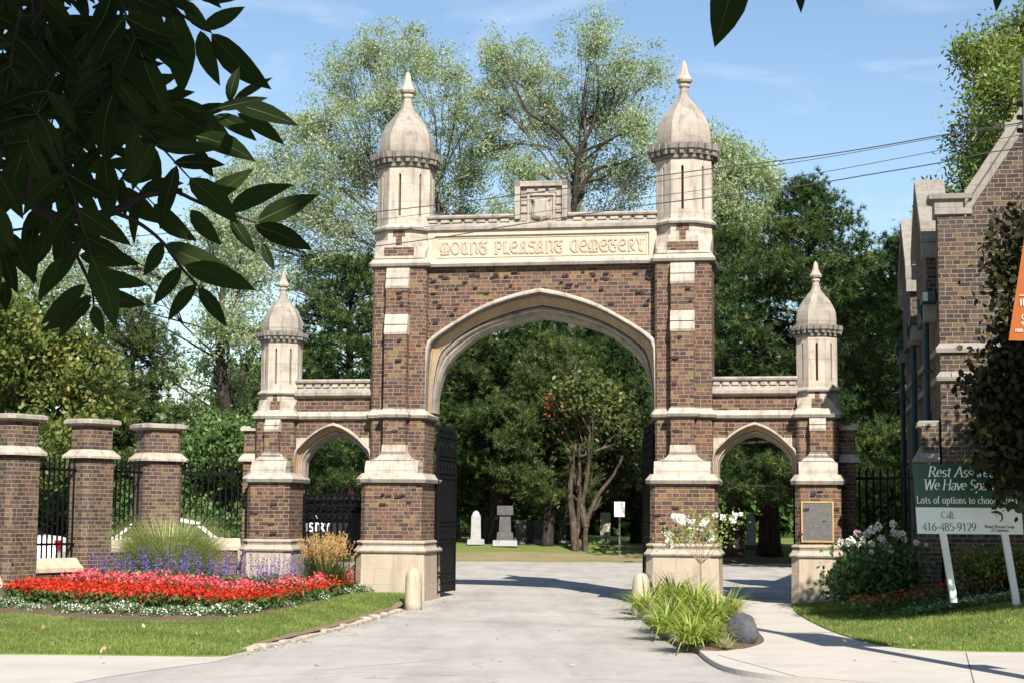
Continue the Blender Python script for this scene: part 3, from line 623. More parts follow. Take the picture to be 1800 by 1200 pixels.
# ------------------------------------------------------------------ the gateway
gate = empty('cemetery_gateway', GO, -GA, 'brick and pale stone gateway with three arches and four domed turrets', 'gateway')
def fp(uc, hw, v0, v1, c, off=0.0):
    x0, x1, y0, y1 = uc - hw - off, uc + hw + off, v0 - off, v1 + off
    return [(x0 + c, y0), (x1 - c, y0), (x1, y0 + c), (x1, y1 - c), (x1 - c, y1), (x0 + c, y1), (x0, y1 - c), (x0, y0 + c)]
def prof(mb, uc, hw, v0, v1, c, zs, m=0): mb.loft([[(x, y, z) for x, y in fp(uc, hw, v0, v1, c, o)] for z, o in zs], m)
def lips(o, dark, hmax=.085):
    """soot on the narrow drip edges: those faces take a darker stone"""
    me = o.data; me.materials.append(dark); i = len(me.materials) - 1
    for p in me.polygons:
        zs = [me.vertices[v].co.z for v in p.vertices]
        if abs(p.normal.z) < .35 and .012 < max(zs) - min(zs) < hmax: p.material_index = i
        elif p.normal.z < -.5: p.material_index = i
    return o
def octa(uc, vc, rin, z): k = rin / math.cos(PI / 8); return [(uc + k * math.cos(rad(22.5 + 45 * i)), vc + k * math.sin(rad(22.5 + 45 * i)), z) for i in range(8)]

def turret(tw, uc, vc, k, rin, zl, z0, z1, slit0, slit1):
    """octagonal stone drum, corbelled ring, ogee dome, finial; zl ledge bottom, z0..z1 drum"""
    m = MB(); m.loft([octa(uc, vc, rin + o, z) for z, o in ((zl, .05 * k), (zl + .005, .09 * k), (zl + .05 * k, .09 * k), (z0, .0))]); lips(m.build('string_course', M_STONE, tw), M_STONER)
    m = MB(); sw = .025 * max(k, .85); dep = .13 * k
    for i in range(8):
        a = rad(45 * i); nx, ny = math.cos(a), math.sin(a); tx, ty = -ny, nx; half = rin * math.tan(PI / 8)
        def P(t, z, d=0.0): return (uc + nx * (rin - d) + tx * t, vc + ny * (rin - d) + ty * t, z)
        zt = slit1 + sw * 1.6
        m.add([P(-half, z0), P(-sw, z0), P(-sw, z1), P(-half, z1), P(sw, z0), P(half, z0), P(half, z1), P(sw, z1)], [(0, 1, 2, 3), (4, 5, 6, 7)])
        m.add([P(-sw, z0), P(sw, z0), P(sw, slit0), P(-sw, slit0)], [(0, 1, 2, 3)])
        m.add([P(-sw, slit1), P(0, zt), P(sw, slit1), P(sw, z1), P(-sw, z1)], [(0, 1, 4), (1, 2, 3), (1, 3, 4)])
        F = [(-sw, slit0), (sw, slit0), (sw, slit1), (0, zt), (-sw, slit1)]
        m.add([P(t, z) for t, z in F] + [P(t, z, dep) for t, z in F], [(j, (j + 1) % 5, 5 + (j + 1) % 5, 5 + j) for j in range(5)])
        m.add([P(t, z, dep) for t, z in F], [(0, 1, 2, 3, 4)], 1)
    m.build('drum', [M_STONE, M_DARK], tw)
    zr = z1
    m = MB(); m.loft([octa(uc, vc, rin + o * k, zr + z * k) for z, o in ((-.02, -.02), (-.02, .035), (.035, .045), (.05, .02), (.10, .05), (.15, .10), (.17, .115), (.26, .125), (.275, .06), (.33, -.03))])
    for i in range(8):
        a = rad(45 * i); nx, ny = math.cos(a), math.sin(a); ro = rin + .125 * k; half = ro * math.tan(PI / 8)
        for q in (-.66, 0, .66):
            t = q * half; hw_ = half * .2
            c = (uc + nx * (ro + .004) - ny * t, vc + ny * (ro + .004) + nx * t)
            m.obox(c, (-ny, nx), (nx, ny), hw_, .035 * k, zr + .15 * k, zr + .268 * k)
            c2 = (uc + nx * (rin + .075 * k) - ny * t, vc + ny * (rin + .075 * k) + nx * t)
            m.obox(c2, (-ny, nx), (nx, ny), hw_ * .7, .055 * k, zr + .055 * k, zr + .152 * k)
    m.build('corbel_ring', M_STONER, tw)
    zd = zr + .30 * k
    m = MB(); m.loft([octa(uc, vc, r * k, zd + z * k) for z, r in ((-.03, .50), (0, .525), (.13, .535), (.27, .525), (.38, .505), (.48, .462), (.58, .415), (.68, .352), (.76, .295), (.84, .235), (.91, .178), (.97, .130), (1.06, .103), (1.16, .085), (1.24, .076))])
    m.build('dome', M_STONEG, tw)
    m = MB(); zf = zd + 1.22 * k
    m.loft([octa(uc, vc, r * k, zf + z * k) for z, r in ((0, .07), (0, .098), (.03, .112), (.06, .104), (.07, .085), (.10, .085), (.105, .14), (.15, .162), (.18, .155), (.225, .118), (.30, .086), (.40, .066), (.48, .052), (.50, .046), (.555, .006))])
    m.build('finial', M_STONE, tw)

def tower(s, U, hw, k, main):
    uc = s * U; tw_m = MB()
    zt = 6.62 if main else 3.58
    v1 = 1.0 if main else .82; pv1 = 1.06 if main else .86
    pf = -.45 if main else -.36; phw = .61 if main else .435
    # brick: lower pier and upper shaft
    prof(tw_m, uc, phw, pf, pv1, .10, [(1.10, 0), (2.34, 0)])
    prof(tw_m, uc, hw, 0, v1, .05, [(2.34, 0), (zt, 0)])
    tw = tw_m.build('tower', M_BRICK, gate)
    # base
    m = MB()
    prof(m, uc, phw, pf, pv1, .14, [(-.06, .085), (.30, .085), (.305, .08), (.62, .08), (.625, .075), (.915, .075), (.92, .105), (.94, .118), (.965, .118), (.985, .105), (1.01, .08), (1.05, .06), (1.095, .05), (1.10, .066), (1.125, .076), (1.15, .066), (1.165, .02), (1.165, -.05)])
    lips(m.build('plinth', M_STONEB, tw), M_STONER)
    # weathering above the pier
    m = MB(); prof(m, uc, phw, pf, pv1, .10, [(2.285, -.02), (2.285, .075), (2.35, .085), (2.36, .085), (2.47, .0), (2.47, -.06)])
    w1 = phw - .075
    q = [(2.462, w1, pf + .03), (2.56, w1, pf + .035), (2.60, w1, pf + .05), (2.715, w1, pf + .12)]
    m.loft([[(uc - h, f, z), (uc + h, f, z), (uc + h, .3, z), (uc - h, .3, z)] for z, h, f in q])
    bh = .225 if main else .145; bt = -.24 if main else -.17
    zz = 3.03 if main else 2.78
    q = [(2.712, w1 * .86, pf + .115), (2.735, w1 * .84, pf + .12), (2.75, bh + .15, pf + .14), (2.79, bh + .085, pf + .16), (2.84, bh + .045, bt - .03), (2.90 if main else 2.86, bh + .02, bt - .012), (zz if main else 2.9, bh + .012, bt - .008)]
    m.loft([[(uc - h, f, z), (uc + h, f, z), (uc + h, .3, z), (uc - h, .3, z)] for z, h, f in q])
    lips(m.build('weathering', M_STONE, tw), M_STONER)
    # buttress
    m = MB(); zb = q[-1][0]
    caps_ = []
    def seg(z0, z1, f0, f1): m.loft([[(uc - bh, f, z), (uc + bh, f, z), (uc + bh, .1, z), (uc - bh, .1, z)] for z, f in ((z0, f0), (z1, f1))])
    def cap(z0, z1, f0, f1):
        ms = MB(); h2 = bh + .008; zm = z0 + (z1 - z0) * .5
        pr = [(z0, f0 - .012), (z0 + .05, f0 - .03), (z0 + .07, f0 - .018), (zm - .012, f0 + .022), (zm - .010, f0 + .034), (zm + .002, f0 + .034), (zm + .004, f0 + .006), (zm + .03, f0 + .012), (z1, f1)]
        ms.loft([[(uc - h2, f, z), (uc + h2, f, z), (uc + h2, .1, z), (uc - h2, .1, z)] for z, f in pr]); caps_.append(ms)
    if main:
        seg(zb, 5.22, bt, bt + .015); cap(5.21, 5.62, bt + .01, -.175); seg(5.62, 6.16, -.165, -.16); cap(6.14, 6.56, -.16, -.09)
    else:
        seg(zb, 3.31, bt, bt + .01); cap(3.30, 3.545, bt + .01, -.09)
    m.build('buttress', M_BRICK, tw); [c_.build('buttress_cap', M_STONE, tw) for c_ in caps_]
    # string course (main towers have one half way up, all have one under the stone stage)
    def string(z, bf):
        mm = MB(); prof(mm, uc, hw, 0, v1, .05, [(z - .02, -.04), (z - .02, .05), (z, .075), (z + .055, .08), (z + .17, .0), (z + .17, -.05)])
        if bf is not None:
            mm.loft([[(uc - bh - o, bf - o, zz), (uc + bh + o, bf - o, zz), (uc + bh + o, .15, zz), (uc - bh - o, .15, zz)] for zz, o in ((z - .019, .05), (z + .001, .075), (z + .056, .08), (z + .172, .004))])
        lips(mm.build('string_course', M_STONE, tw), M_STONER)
    if main: string(3.575, bt)
    zs = zt - .015; string(zs, None)
    # stone stage, square to octagon
    rin = .545 if main else .385; vc = .50 if main else .41; ze = zs + (.73 if main else .52)
    m = MB(); b0 = zs + .16
    def sec(z, h, c): return [(x, y, z) for x, y in fp(uc, h, vc - h, vc + h, c, 0)]
    t = (ze - b0); reg = .5858
    m.loft([sec(b0, hw - .015, .03), sec(b0 + t * .18, hw - .02, .04), sec(b0 + t * .55, rin + .01, (rin + .01) * reg * .8), sec(b0 + t * .66, rin + .008, (rin + .008) * reg), sec(ze + .02, rin + .008, (rin + .008) * reg)])
    m.build('stone_stage', M_STONE, tw)
    m = MB(); fr = vc - rin - .008
    if main:
        m.box(uc - .305, uc + .305, vc - hw + .006, .3, 6.825, 7.03); m.box(uc - .062, uc + .062, fr - .006, .3, 7.03, 7.205); m.box(uc - .125, uc + .125, fr - .007, .3, 7.205, ze - .005)
    else:
        m.box(uc - .1, uc + .1, vc - hw + .0, .3, 3.76, 3.93); m.box(uc - .045, uc + .045, fr - .006, .3, 3.93, ze)
    m.build('brick_inlay', M_BRICK, tw)
    if main: turret(tw, uc, vc, 1.0, rin, 7.335, 7.46, 8.66, 7.63, 8.47)
    else: turret(tw, uc, vc, .715, rin, 4.055, 4.15, 5.13, 4.27, 4.97)
    return tw
for s in (-1, 1): tower(s, 2.84, .55, 1, True); tower(s, 5.385, .395, .715, False)

M_BURNT = plain_mat('burnt_brick', (.035, .026, .025), .9, .2, .5, 30, .5)
def clinkers(o, spots, seed):
    """burnt bricks that stand a little out of the face, part of the same brickwork mesh"""
    rq = random.Random(seed); bm = bmesh.new(); bm.from_mesh(o.data); o.data.materials.append(M_BURNT); mi = len(o.data.materials) - 1
    for x, v, z in spots:
        w, h, d = rq.uniform(.03, .075), rq.uniform(.02, .036), rq.uniform(.02, .05)
        P = [(x - w, v + .02, z - h), (x + w, v + .02, z - h), (x + w, v + .02, z + h), (x - w, v + .02, z + h), (x - w * .8, v - d, z - h * rq.uniform(.5, 1)), (x + w * .7, v - d * .8, z - h * .7), (x + w * rq.uniform(.5, 1), v - d, z + h * .8), (x - w * .7, v - d * .7, z + h * .8)]
        V = [bm.verts.new(p) for p in P]
        for f in ((4, 5, 6, 7), (0, 1, 5, 4), (1, 2, 6, 5), (2, 3, 7, 6), (3, 0, 4, 7)): bm.faces.new([V[k] for k in f]).material_index = mi
    bm.to_mesh(o.data); bm.free()
def resample(pts, n):
    P = np.array([tuple(p) for p in curve([(*p, 0) for p in pts], 12)])[:, :2]; d = np.r_[0, np.cumsum(np.linalg.norm(np.diff(P, axis=0), axis=1))]
    t = np.linspace(0, d[-1], n); return np.stack([np.interp(t, d, P[:, 0]), np.interp(t, d, P[:, 1])], 1)
def arch(uc, outer, inner, bands, v_back, z_top, wall_v, wall_hw, sp_z=None, name='arch_wall'):
    """outer, inner: right half curves from spring to crown, (u offset, z)"""
    N = 26; o, i = resample(outer, N), resample(inner, N)
    o = np.concatenate([o, (o * [-1, 1])[::-1][1:]]); i = np.concatenate([i, (i * [-1, 1])[::-1][1:]])
    def C(t): return o + (i - o) * t
    m = MB(); n = len(o)
    wall = MB()
    a = [(uc + x, wall_v, z) for x, z in o]; top = [(uc + x, wall_v, z_top) for x, z in o]; bk = [(x, v_back, z) for x, _, z in a]; tb = [(x, v_back, z) for x, _, z in top]
    if sp_z is None:
        for A2, B2 in ((a, top), (bk, tb)):
            wall.add(A2 + B2, [(k, k + 1, n + k + 1, n + k) for k in range(n - 1)])
        wall.add([(uc - wall_hw, wall_v, z_top), (uc + wall_hw, wall_v, z_top), (uc + wall_hw, v_back, z_top), (uc - wall_hw, v_back, z_top)], [(0, 1, 2, 3)])
    else:
        wall.box(uc - wall_hw, uc + wall_hw, wall_v, v_back, max(sp_z, float(o[:, 1].max()) - .0), z_top)
        # brick between the stone spandrels and the crown
        for k in range(n - 1):
            if o[k, 1] > sp_z - 1e-4 or o[k + 1, 1] > sp_z - 1e-4:
                z0, z1 = max(o[k, 1], sp_z), max(o[k + 1, 1], sp_z); zc = float(o[:, 1].max())
                for vv in (wall_v + .001, v_back - .001): wall.add([(uc + o[k, 0], vv, z0), (uc + o[k + 1, 0], vv, z1), (uc + o[k + 1, 0], vv, zc), (uc + o[k, 0], vv, zc)], [(0, 1, 2, 3)])
        for sg in (0, 1):
            kk = [k for k in range(n) if (o[k, 0] > 0) == (sg == 0)]
            x_out = uc + (wall_hw if sg == 0 else -wall_hw)
            ex = max(o[:, 0]); zc = float(o[:, 1].max())
            xi = uc + (1 if sg == 0 else -1) * float(np.interp(sp_z, o[:N, 1], o[:N, 0]))
            for vv in (wall_v + .001, v_back - .001):   # brick beyond the curve above the spandrel stone
                wall.add([(xi, vv, sp_z), (x_out, vv, sp_z), (x_out, vv, zc), (xi, vv, zc)], [(0, 1, 2, 3)]) if False else None
    w = wall.build(name, M_BRICK, gate)
    rows = []
    for t, v in bands: cc = C(t); rows.append([(uc + x, v, z) for x, z in cc])
    cc = C(1.0); rows.append([(uc + x, v_back, z) for x, z in cc]); cc = C(0.0); rows.append([(uc + x, v_back, z) for x, z in cc])
    b0 = len(m.v); m.v += [tuple(p) for r in rows for p in r]
    for k in range(len(rows) - 1):
        tk = bands[k][0] if k < len(bands) else 1
        mt = 0 if tk < .09 else 3 if tk < .15 else 2 if tk < .22 else 1 if tk < .56 else 2 if tk < .63 else 0 if tk < .75 else 3  # groove past the ochre band takes dark stone as a painted shadow line
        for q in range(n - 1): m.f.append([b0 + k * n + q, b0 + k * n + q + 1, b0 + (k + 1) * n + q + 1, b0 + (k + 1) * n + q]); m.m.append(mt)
    if sp_z is not None:
        for k in range(n - 1):
            if o[k, 1] < sp_z and o[k + 1, 1] <= sp_z + .05 or o[k + 1, 1] < sp_z:
                xs_ = wall_hw * (1 if o[k, 0] > 0 else -1)
                for vv in (wall_v - .004, v_back): m.add([(uc + o[k, 0], vv, min(o[k, 1], sp_z)), (uc + o[k + 1, 0], vv, min(o[k + 1, 1], sp_z)), (uc + xs_, vv, min(o[k + 1, 1], sp_z)), (uc + xs_, vv, min(o[k, 1], sp_z))], [(0, 1, 2, 3)])
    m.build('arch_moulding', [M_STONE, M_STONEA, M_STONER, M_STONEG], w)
    return w
mo = [(2.30, 3.70), (2.30, 4.3), (2.30, 4.75), (2.29, 5.06), (2.17, 5.20), (2.04, 5.30), (1.70, 5.51), (1.13, 5.82), (.55, 6.02), (.25, 6.09), (0, 6.135)]
mi_ = [(2.19, 3.70), (2.18, 4.05), (2.07, 4.47), (1.95, 4.70), (1.79, 4.89), (1.52, 5.11), (1.22, 5.29), (.64, 5.48), (.3, 5.55), (0, 5.60)]
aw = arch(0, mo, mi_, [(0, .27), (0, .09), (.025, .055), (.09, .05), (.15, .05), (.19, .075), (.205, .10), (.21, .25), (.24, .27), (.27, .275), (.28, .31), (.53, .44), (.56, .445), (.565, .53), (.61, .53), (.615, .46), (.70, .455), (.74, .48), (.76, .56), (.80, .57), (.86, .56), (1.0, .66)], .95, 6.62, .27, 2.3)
rq = random.Random(5); oo = resample(mo, 40); sp = []
while len(sp) < 46:
    u, z = rq.uniform(-2.2, 2.2), rq.uniform(5.2, 6.5)
    if z > float(np.interp(abs(u), oo[::-1, 0], oo[::-1, 1])) + .12: sp.append((u, .27, z))
clinkers(aw, sp, 6)
for tw in [o for o in S.collection.objects if o.parent == gate and o.name.startswith('tower')]:
    cx = sum(v.co.x for v in tw.data.vertices) / len(tw.data.vertices); big = abs(cx) < 4
    sp = [(cx + rq.uniform(-.5, .5) * (1 if big else .65), -.45 if big else -.36, rq.uniform(1.25, 2.2)) for _ in range(7)]
    if big: sp += [(cx + rq.uniform(-.17, .17), -.235 if z < 5.2 else -.16, z) for z in (3.3, 3.7, 4.2, 4.7, 5.1, 5.8, 5.95, 6.05) if rq.random() < .8]
    clinkers(tw, sp, int(cx * 100))
# inscription frieze
p = MB(); p.box(-2.31, 2.31, .25, .94, 6.64, 7.36)
for a in ((-2.31, 2.31, 6.70, 6.765), (-2.31, 2.31, 7.235, 7.34), (-2.31, -2.165, 6.765, 7.235), (2.165, 2.31, 6.765, 7.235)): p.box(a[0], a[1], .205, .26, a[2], a[3])
for a in ((-2.12, 2.12, 6.795, 6.81), (-2.12, 2.12, 7.185, 7.20), (-2.12, -2.105, 6.81, 7.185), (2.105, 2.12, 6.81, 7.185)): p.box(a[0], a[1], .235, .26, a[2], a[3])
pn = p.build('inscription_panel', M_INSC, gate)
t = MB(); put = lambda x, y, d: (x, .25 - d, y)
text(t, 'MOUNT PLEASANT CEMETERY', -2.06, 6.865, .25, put, LB, thick=.185, thin=.085, width=4.13, depth=.022, ang=rad(25))
t.build('lettering', plain_mat('carved_letters', (.36, .285, .21), .85, .2, .3), pn)
p = MB(); p.loft([[(x, v, z) for x, v in ((-2.31, f), (2.31, f), (2.31, .95), (-2.31, .95))] for z, f in ((6.60, .20), (6.602, .13), (6.66, .12), (6.74, .21))]); lips(p.build('string_course', M_STONE, pn), M_STONER)

def parapet(u0, u1, zc, zt, fv, bv, n, gaps=None):
    """cornice and low parapet with a row of little sloping blocks under a rolled coping"""
    p = MB(); h = zt - zc
    p.loft([[(x, v, z) for x, v in ((u0, f), (u1, f), (u1, bv), (u0, bv))] for z, f in ((zc, fv), (zc + .02, fv - .06), (zc + .05, fv - .12), (zc + .11, fv - .125), (zc + .17, fv - .04), (zc + h * .52, fv - .02), (zc + h * .55, fv + .02), (zt - .03, fv + .02))])
    z0, z1 = zc + h * .56, zt - .075
    w = (u1 - u0) / n
    for i in range(n):
        a, b = u0 + (i + .16) * w, u0 + (i + .84) * w
        if gaps and a < gaps[1] and b > gaps[0]: continue
        p.loft([[(a, f, z), (b, f, z), (b, fv + .1, z), (a, fv + .1, z)] for z, f in ((z0, fv - .045), (z0 + .02, fv - .045), (z1, fv + .005))])
    for a, b in ([(u0, u1)] if not gaps else [(u0, gaps[0]), (gaps[1], u1)]):
        p.loft([[(x, v, z) for x, v in ((a, f), (b, f), (b, bv + .03), (a, bv + .03))] for z, f in ((zt - .08, fv + .0), (zt - .075, fv - .05), (zt - .04, fv - .065), (zt - .01, fv - .05), (zt, fv - .0))])
    return p.build('parapet', M_STONEG, gate)
pp = parapet(-2.33, 2.33, 7.30, 7.67, .26, .72, 19, (-.55, .55))
c = MB()
c.box(-.42, .42, .30, .70, 7.45, 8.22)
for a in ((-.53, -.425, 7.55, 8.31), (.425, .53, 7.55, 8.31), (-.53, .53, 8.21, 8.315)): c.box(a[0] + (.0 if a[0] < 0 else 0), a[1], .205, .72, a[2] + (.002 if a[1] - a[0] < .5 else 0), a[3] - (.004 if a[1] - a[0] < .5 else 0))
for a in ((-.285, .285, 8.03, 8.075), (-.285, -.24, 7.46, 8.03), (.24, .285, 7.46, 8.03)): c.box(a[0], a[1], .255, .31, a[2], a[3])
for i in range(4):
    z = 7.52 + i * .165
    for sx in (-1, 1): c.box(*sorted((sx * .30, sx * .415)), .262, .31, z, z + .115)
for x in (-.30, -.075, .15): c.box(x, x + .15, .262, .31, 8.095, 8.18)
cr_ = c.build('crest', M_STONEG, gate)
s_ = MB(); prof_s = [(-.2, 7.97), (-.1, 7.955), (0, 7.985), (.1, 7.955), (.2, 7.97), (.155, 7.90), (.16, 7.8), (.185, 7.72), (.19, 7.60), (.15, 7.555), (.05, 7.545), (0, 7.505), (-.05, 7.545), (-.15, 7.555), (-.19, 7.60), (-.185, 7.72), (-.16, 7.8), (-.155, 7.90)]
s_.loft([[(x, .305, z) for x, z in prof_s], [(x, .235, z) for x, z in prof_s], [(x * .7, .195 , 7.75 + (z - 7.75) * .75) for x, z in prof_s]]); s_.build('shield', M_STONEG, cr_)

# wings with the small arches, and the end stubs
for s in (-1, 1):
    uc = s * 4.195
    wo = [(.80, 2.30), (.80, 2.88), (.67, 3.05), (.53, 3.19), (.36, 3.325), (.19, 3.42), (.08, 3.46), (0, 3.485)]
    wi = [(.70, 2.30), (.69, 2.66), (.63, 2.80), (.53, 2.95), (.36, 3.085), (.18, 3.18), (.08, 3.21), (0, 3.23)]
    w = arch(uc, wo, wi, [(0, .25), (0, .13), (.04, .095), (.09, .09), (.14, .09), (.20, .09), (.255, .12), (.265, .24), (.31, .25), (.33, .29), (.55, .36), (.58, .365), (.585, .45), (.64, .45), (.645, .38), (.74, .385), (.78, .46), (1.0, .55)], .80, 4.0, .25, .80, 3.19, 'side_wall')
    # brick above the spandrel stones
    o = resample(wo, 26)
    for sg in (-1, 1):
        m = MB()
        xi = float(np.interp(3.19, o[:, 1], o[:, 0]))
        for vv in (.251, .799): m.add([(uc + sg * xi, vv, 3.19), (uc + sg * .80, vv, 3.19), (uc + sg * .80, vv, 3.486), (uc + sg * xi, vv, 3.486)], [(0, 1, 2, 3)])
        m.build('spandrel', M_BRICK, w)
    m = MB(); m.loft([[(uc + x, v, z) for x, v in ((-.8, f), (.8, f), (.8, .86), (-.8, .86))] for z, f in ((3.545, .24), (3.547, .19), (3.57, .165), (3.625, .165), (3.72, .24))]); lips(m.build('string_course', M_STONE, w), M_STONER)
    parapet(uc - .82, uc + .82, 3.99, 4.375, .25, .75, 9)
    a, b = sorted((s * 5.70, s * 6.09))
    m = MB(); m.box(a, b, .2, .85, -.05, 2.73); m.box(a, b, .22, .83, 2.73, 3.35); st = m.build('end_pier', M_BRICK, gate)
    for nm_, z0, pr in (('ledge', 2.71, ((0, .0), (.002, .075), (.05, .08), (.16, .0))), ('cap', 3.33, ((0, .01), (.002, .05), (.06, .055), (.095, .02)))):
        m = MB(); m.loft([[(x, v, z0 + z) for x, v in ((a - o, .2 - o), (b + o, .2 - o), (b + o, .85 + o), (a - o, .85 + o))] for z, o in pr]); m.build(nm_, M_STONE, st)
    m = MB(); m.box(a - .04, b + .04, .12, .9, -.05, 1.0); m.build('plinth', M_STONEB, st)
# ------------------------------------------------------------------ iron gates and fences
def ring_pts(x, z, r, n=10, y=0.0): return [(x + r * math.cos(2 * PI * i / n), y, z + r * math.sin(2 * PI * i / n)) for i in range(n + 1)]
def iron_leaf(name, label, loc, rz, w, z0, zt, rails, bands, nb, group=None, spike=.22, solid=None):
    o = empty(name, loc, rz, label, 'gate', group)
    m = MB(); m.box(0, .06, -.03, .03, z0 - .02, zt); m.box(w - .05, w, -.025, .025, z0, zt)
    for z in rails: m.box(.06, w - .05, -.022, .022, z - .022, z + .022)
    m.build('frame', M_IRON, o)
    m = MB()
    for i in range(nb):
        x = .06 + (w - .11) * (i + .5) / nb; m.box(x - .011, x + .011, -.011, .011, z0 + .03, zt + .02)
    if solid:
        for i in range(nb * 2):
            x = .06 + (w - .11) * (i + .25) / (nb * 2); m.box(x - .008, x + .008, -.009, .009, solid[0], solid[1])
    m.build('bars', M_IRON, o)
    m = MB()
    for za, zb in bands:
        r = (zb - za) / 2 - .012; k = max(3, int((w - .12) / (2 * r + .02)))
        for i in range(k):
            x = .07 + (w - .13) * (i + .5) / k
            m.tube(ring_pts(x, (za + zb) / 2, r), .011, 4); m.tube(ring_pts(x, (za + zb) / 2, r * .45, 8), .012, 4)
            m.tube([(x - .018, -.03, (za + zb) / 2), (x + .018, -.03, (za + zb) / 2)], .02, 5)
    for z in rails:
        for i in range(nb): x = .06 + (w - .11) * (i + .5) / nb; m.loft([[(x + a * .016, y, z + b * .016) for a, b in ((-1, 0), (0, -1), (1, 0), (0, 1))] if abs(y) < .03 else [(x + a * .006, y, z + b * .006) for a, b in ((-1, 0), (0, -1), (1, 0), (0, 1))] for y in (-.042, -.022, .022, .042)])
    m.build('scrollwork', M_IRON, o)
    m = MB()
    for i in range(nb):
        x = .06 + (w - .11) * (i + .5) / nb; h = spike * (1 if i % 2 else .72)
        m.loft([[(x + a * q, b * q, zt + zz) for a, b in ((-1, -1), (1, -1), (1, 1), (-1, 1))] for zz, q in ((0, .008), (h * .45, .008), (h * .5, .022), (h, .001))])
    m.build('spikes', M_IRON, o)
    return o
def aim(a, b): return math.atan2(b.y - a.y, b.x - a.x)
h1 = G(-2.17, .72); f1 = Vector((-1.165, 34.85, 0))
iron_leaf('iron_gate', 'tall black iron gate leaf swung open beside the left pier of the wide arch', h1, aim(h1, f1), (f1 - h1).length, .09, 3.30, (.12, .42, .50, 1.12, 1.20, 1.46, 1.54, 2.42, 2.52, 2.80, 2.88, 3.26), ((.14, .41), (1.21, 1.45), (2.53, 2.79), (2.9, 3.2)), 22, 'iron gate leaves', .2, (1.55, 2.4))
h2 = G(2.2, .75); f2 = Vector((2.785, 34.75, 0))
iron_leaf('iron_gate', 'tall black iron gate leaf seen edge on beside the right pier of the wide arch', h2, aim(h2, f2), (f2 - h2).length, .09, 3.30, (.12, .42, .50, 1.12, 1.20, 1.46, 1.54, 2.42, 2.52, 2.80, 2.88, 3.26), ((.14, .41), (1.21, 1.45), (2.53, 2.79), (2.9, 3.2)), 22, 'iron gate leaves', .2, (1.55, 2.4))
iron_leaf('iron_gate', 'closed black iron foot gate with rings and spikes under the left small arch', G(-4.93, .62), -GA, 1.47, .1, 2.08, (.14, .95, 1.66, 1.83, 2.04), ((1.67, 1.82), (1.84, 2.03)), 11, 'iron gate leaves', .26)
h4 = G(4.94, .45); f4 = h4 + Vector((h4.x * .992, h4.y, 0)).normalized() * 1.45
iron_leaf('iron_gate', 'narrow black iron foot gate swung open under the right small arch', h4, aim(h4, f4), 1.45, .08, 2.6, (.14, .95, 1.55, 1.78, 2.4), ((1.57, 1.77), (1.8, 2.3)), 12, 'iron gate leaves', .26)

def railing(parent, a, b, zb, zr, zs, zl, pitch=.125, bar=.013):
    """bars from zb up to spikes at zs with a top rail at zr and a low rail at zl"""
    d = (b - a); L = d.length; d.normalize(); s = Vector((-d.y, d.x, 0)); m = MB(); n = max(2, int(L / pitch))
    for i in range(n):
        c = a + d * (L * (i + .5) / n); m.obox((c.x, c.y), d, s, bar, bar, zb, zs - .06)
        m.loft([[(c.x + d.x * q * e + s.x * q * g, c.y + d.y * q * e + s.y * q * g, z) for e, g in ((-1, -1), (1, -1), (1, 1), (-1, 1))] for z, q in ((zs - .06, bar), (zs, .002))])
    c = (a + b) / 2
    for z, h in ((zr, .026), (zl, .022)): m.obox((c.x, c.y), d, s, L / 2, .027, z - h, z + h)
    return m.build('railing', M_IRON, parent)

bw = empty('boundary_wall', Vector((-8.2, 32, 0)), 0, 'brown brick boundary wall with capped piers, stone sills and black railings', 'wall')
OFF = Vector((-8.2, 32, 0))
nodes = [G(-6.12, .55), Vector((-7.20, 33.75, 0)), Vector((-8.17, 32.2, 0)), Vector((-9.16, 30.6, 0)), Vector((-10.2, 28.9, 0))]
sills = [(1.16, .92), (1.13, .89), (.80, .54), (.54, .28)]
wall = MB()
for i, ((a, b), (st, sb)) in enumerate(zip(zip(nodes[:-1], nodes[1:]), sills)):
    a, b = a - OFF, b - OFF; d = (b - a).normalized(); s = Vector((-d.y, d.x, 0)); c = (a + b) / 2; L = (b - a).length / 2
    wall.obox((c.x, c.y), d, s, L, .20, -.1, sb)
    wall.obox((c.x, c.y), d, s, L, .235, -.1, .20 - i * .02)
    sm = MB(); nrm = s if s.y < 0 else -s
    lo, hi = L * .93, L * .9
    sm.loft([[(c.x + d.x * sx * lo + nrm.x * q * sy, c.y + d.y * sx * lo + nrm.y * q * sy, z) for sx, sy in ((-1, 1), (1, 1), (1, -1), (-1, -1))] for z, q in ((sb - .002, .2), (sb, .245), (sb + .08, .25), (st - .03, .13), (st, .09))])
    sm.build('sill', stone_mat('rust_stained_sill', (.46, .385, .29), (.36, .22, .11), bw=1.3, bh=2, stain=.55) if i == 0 else D.materials['rust_stained_sill'], bw)
    railing(bw, a, b, st - .02, 2.47, 2.72, st + .26, .118)
wall.build('low_wall', M_BRICKW, bw)
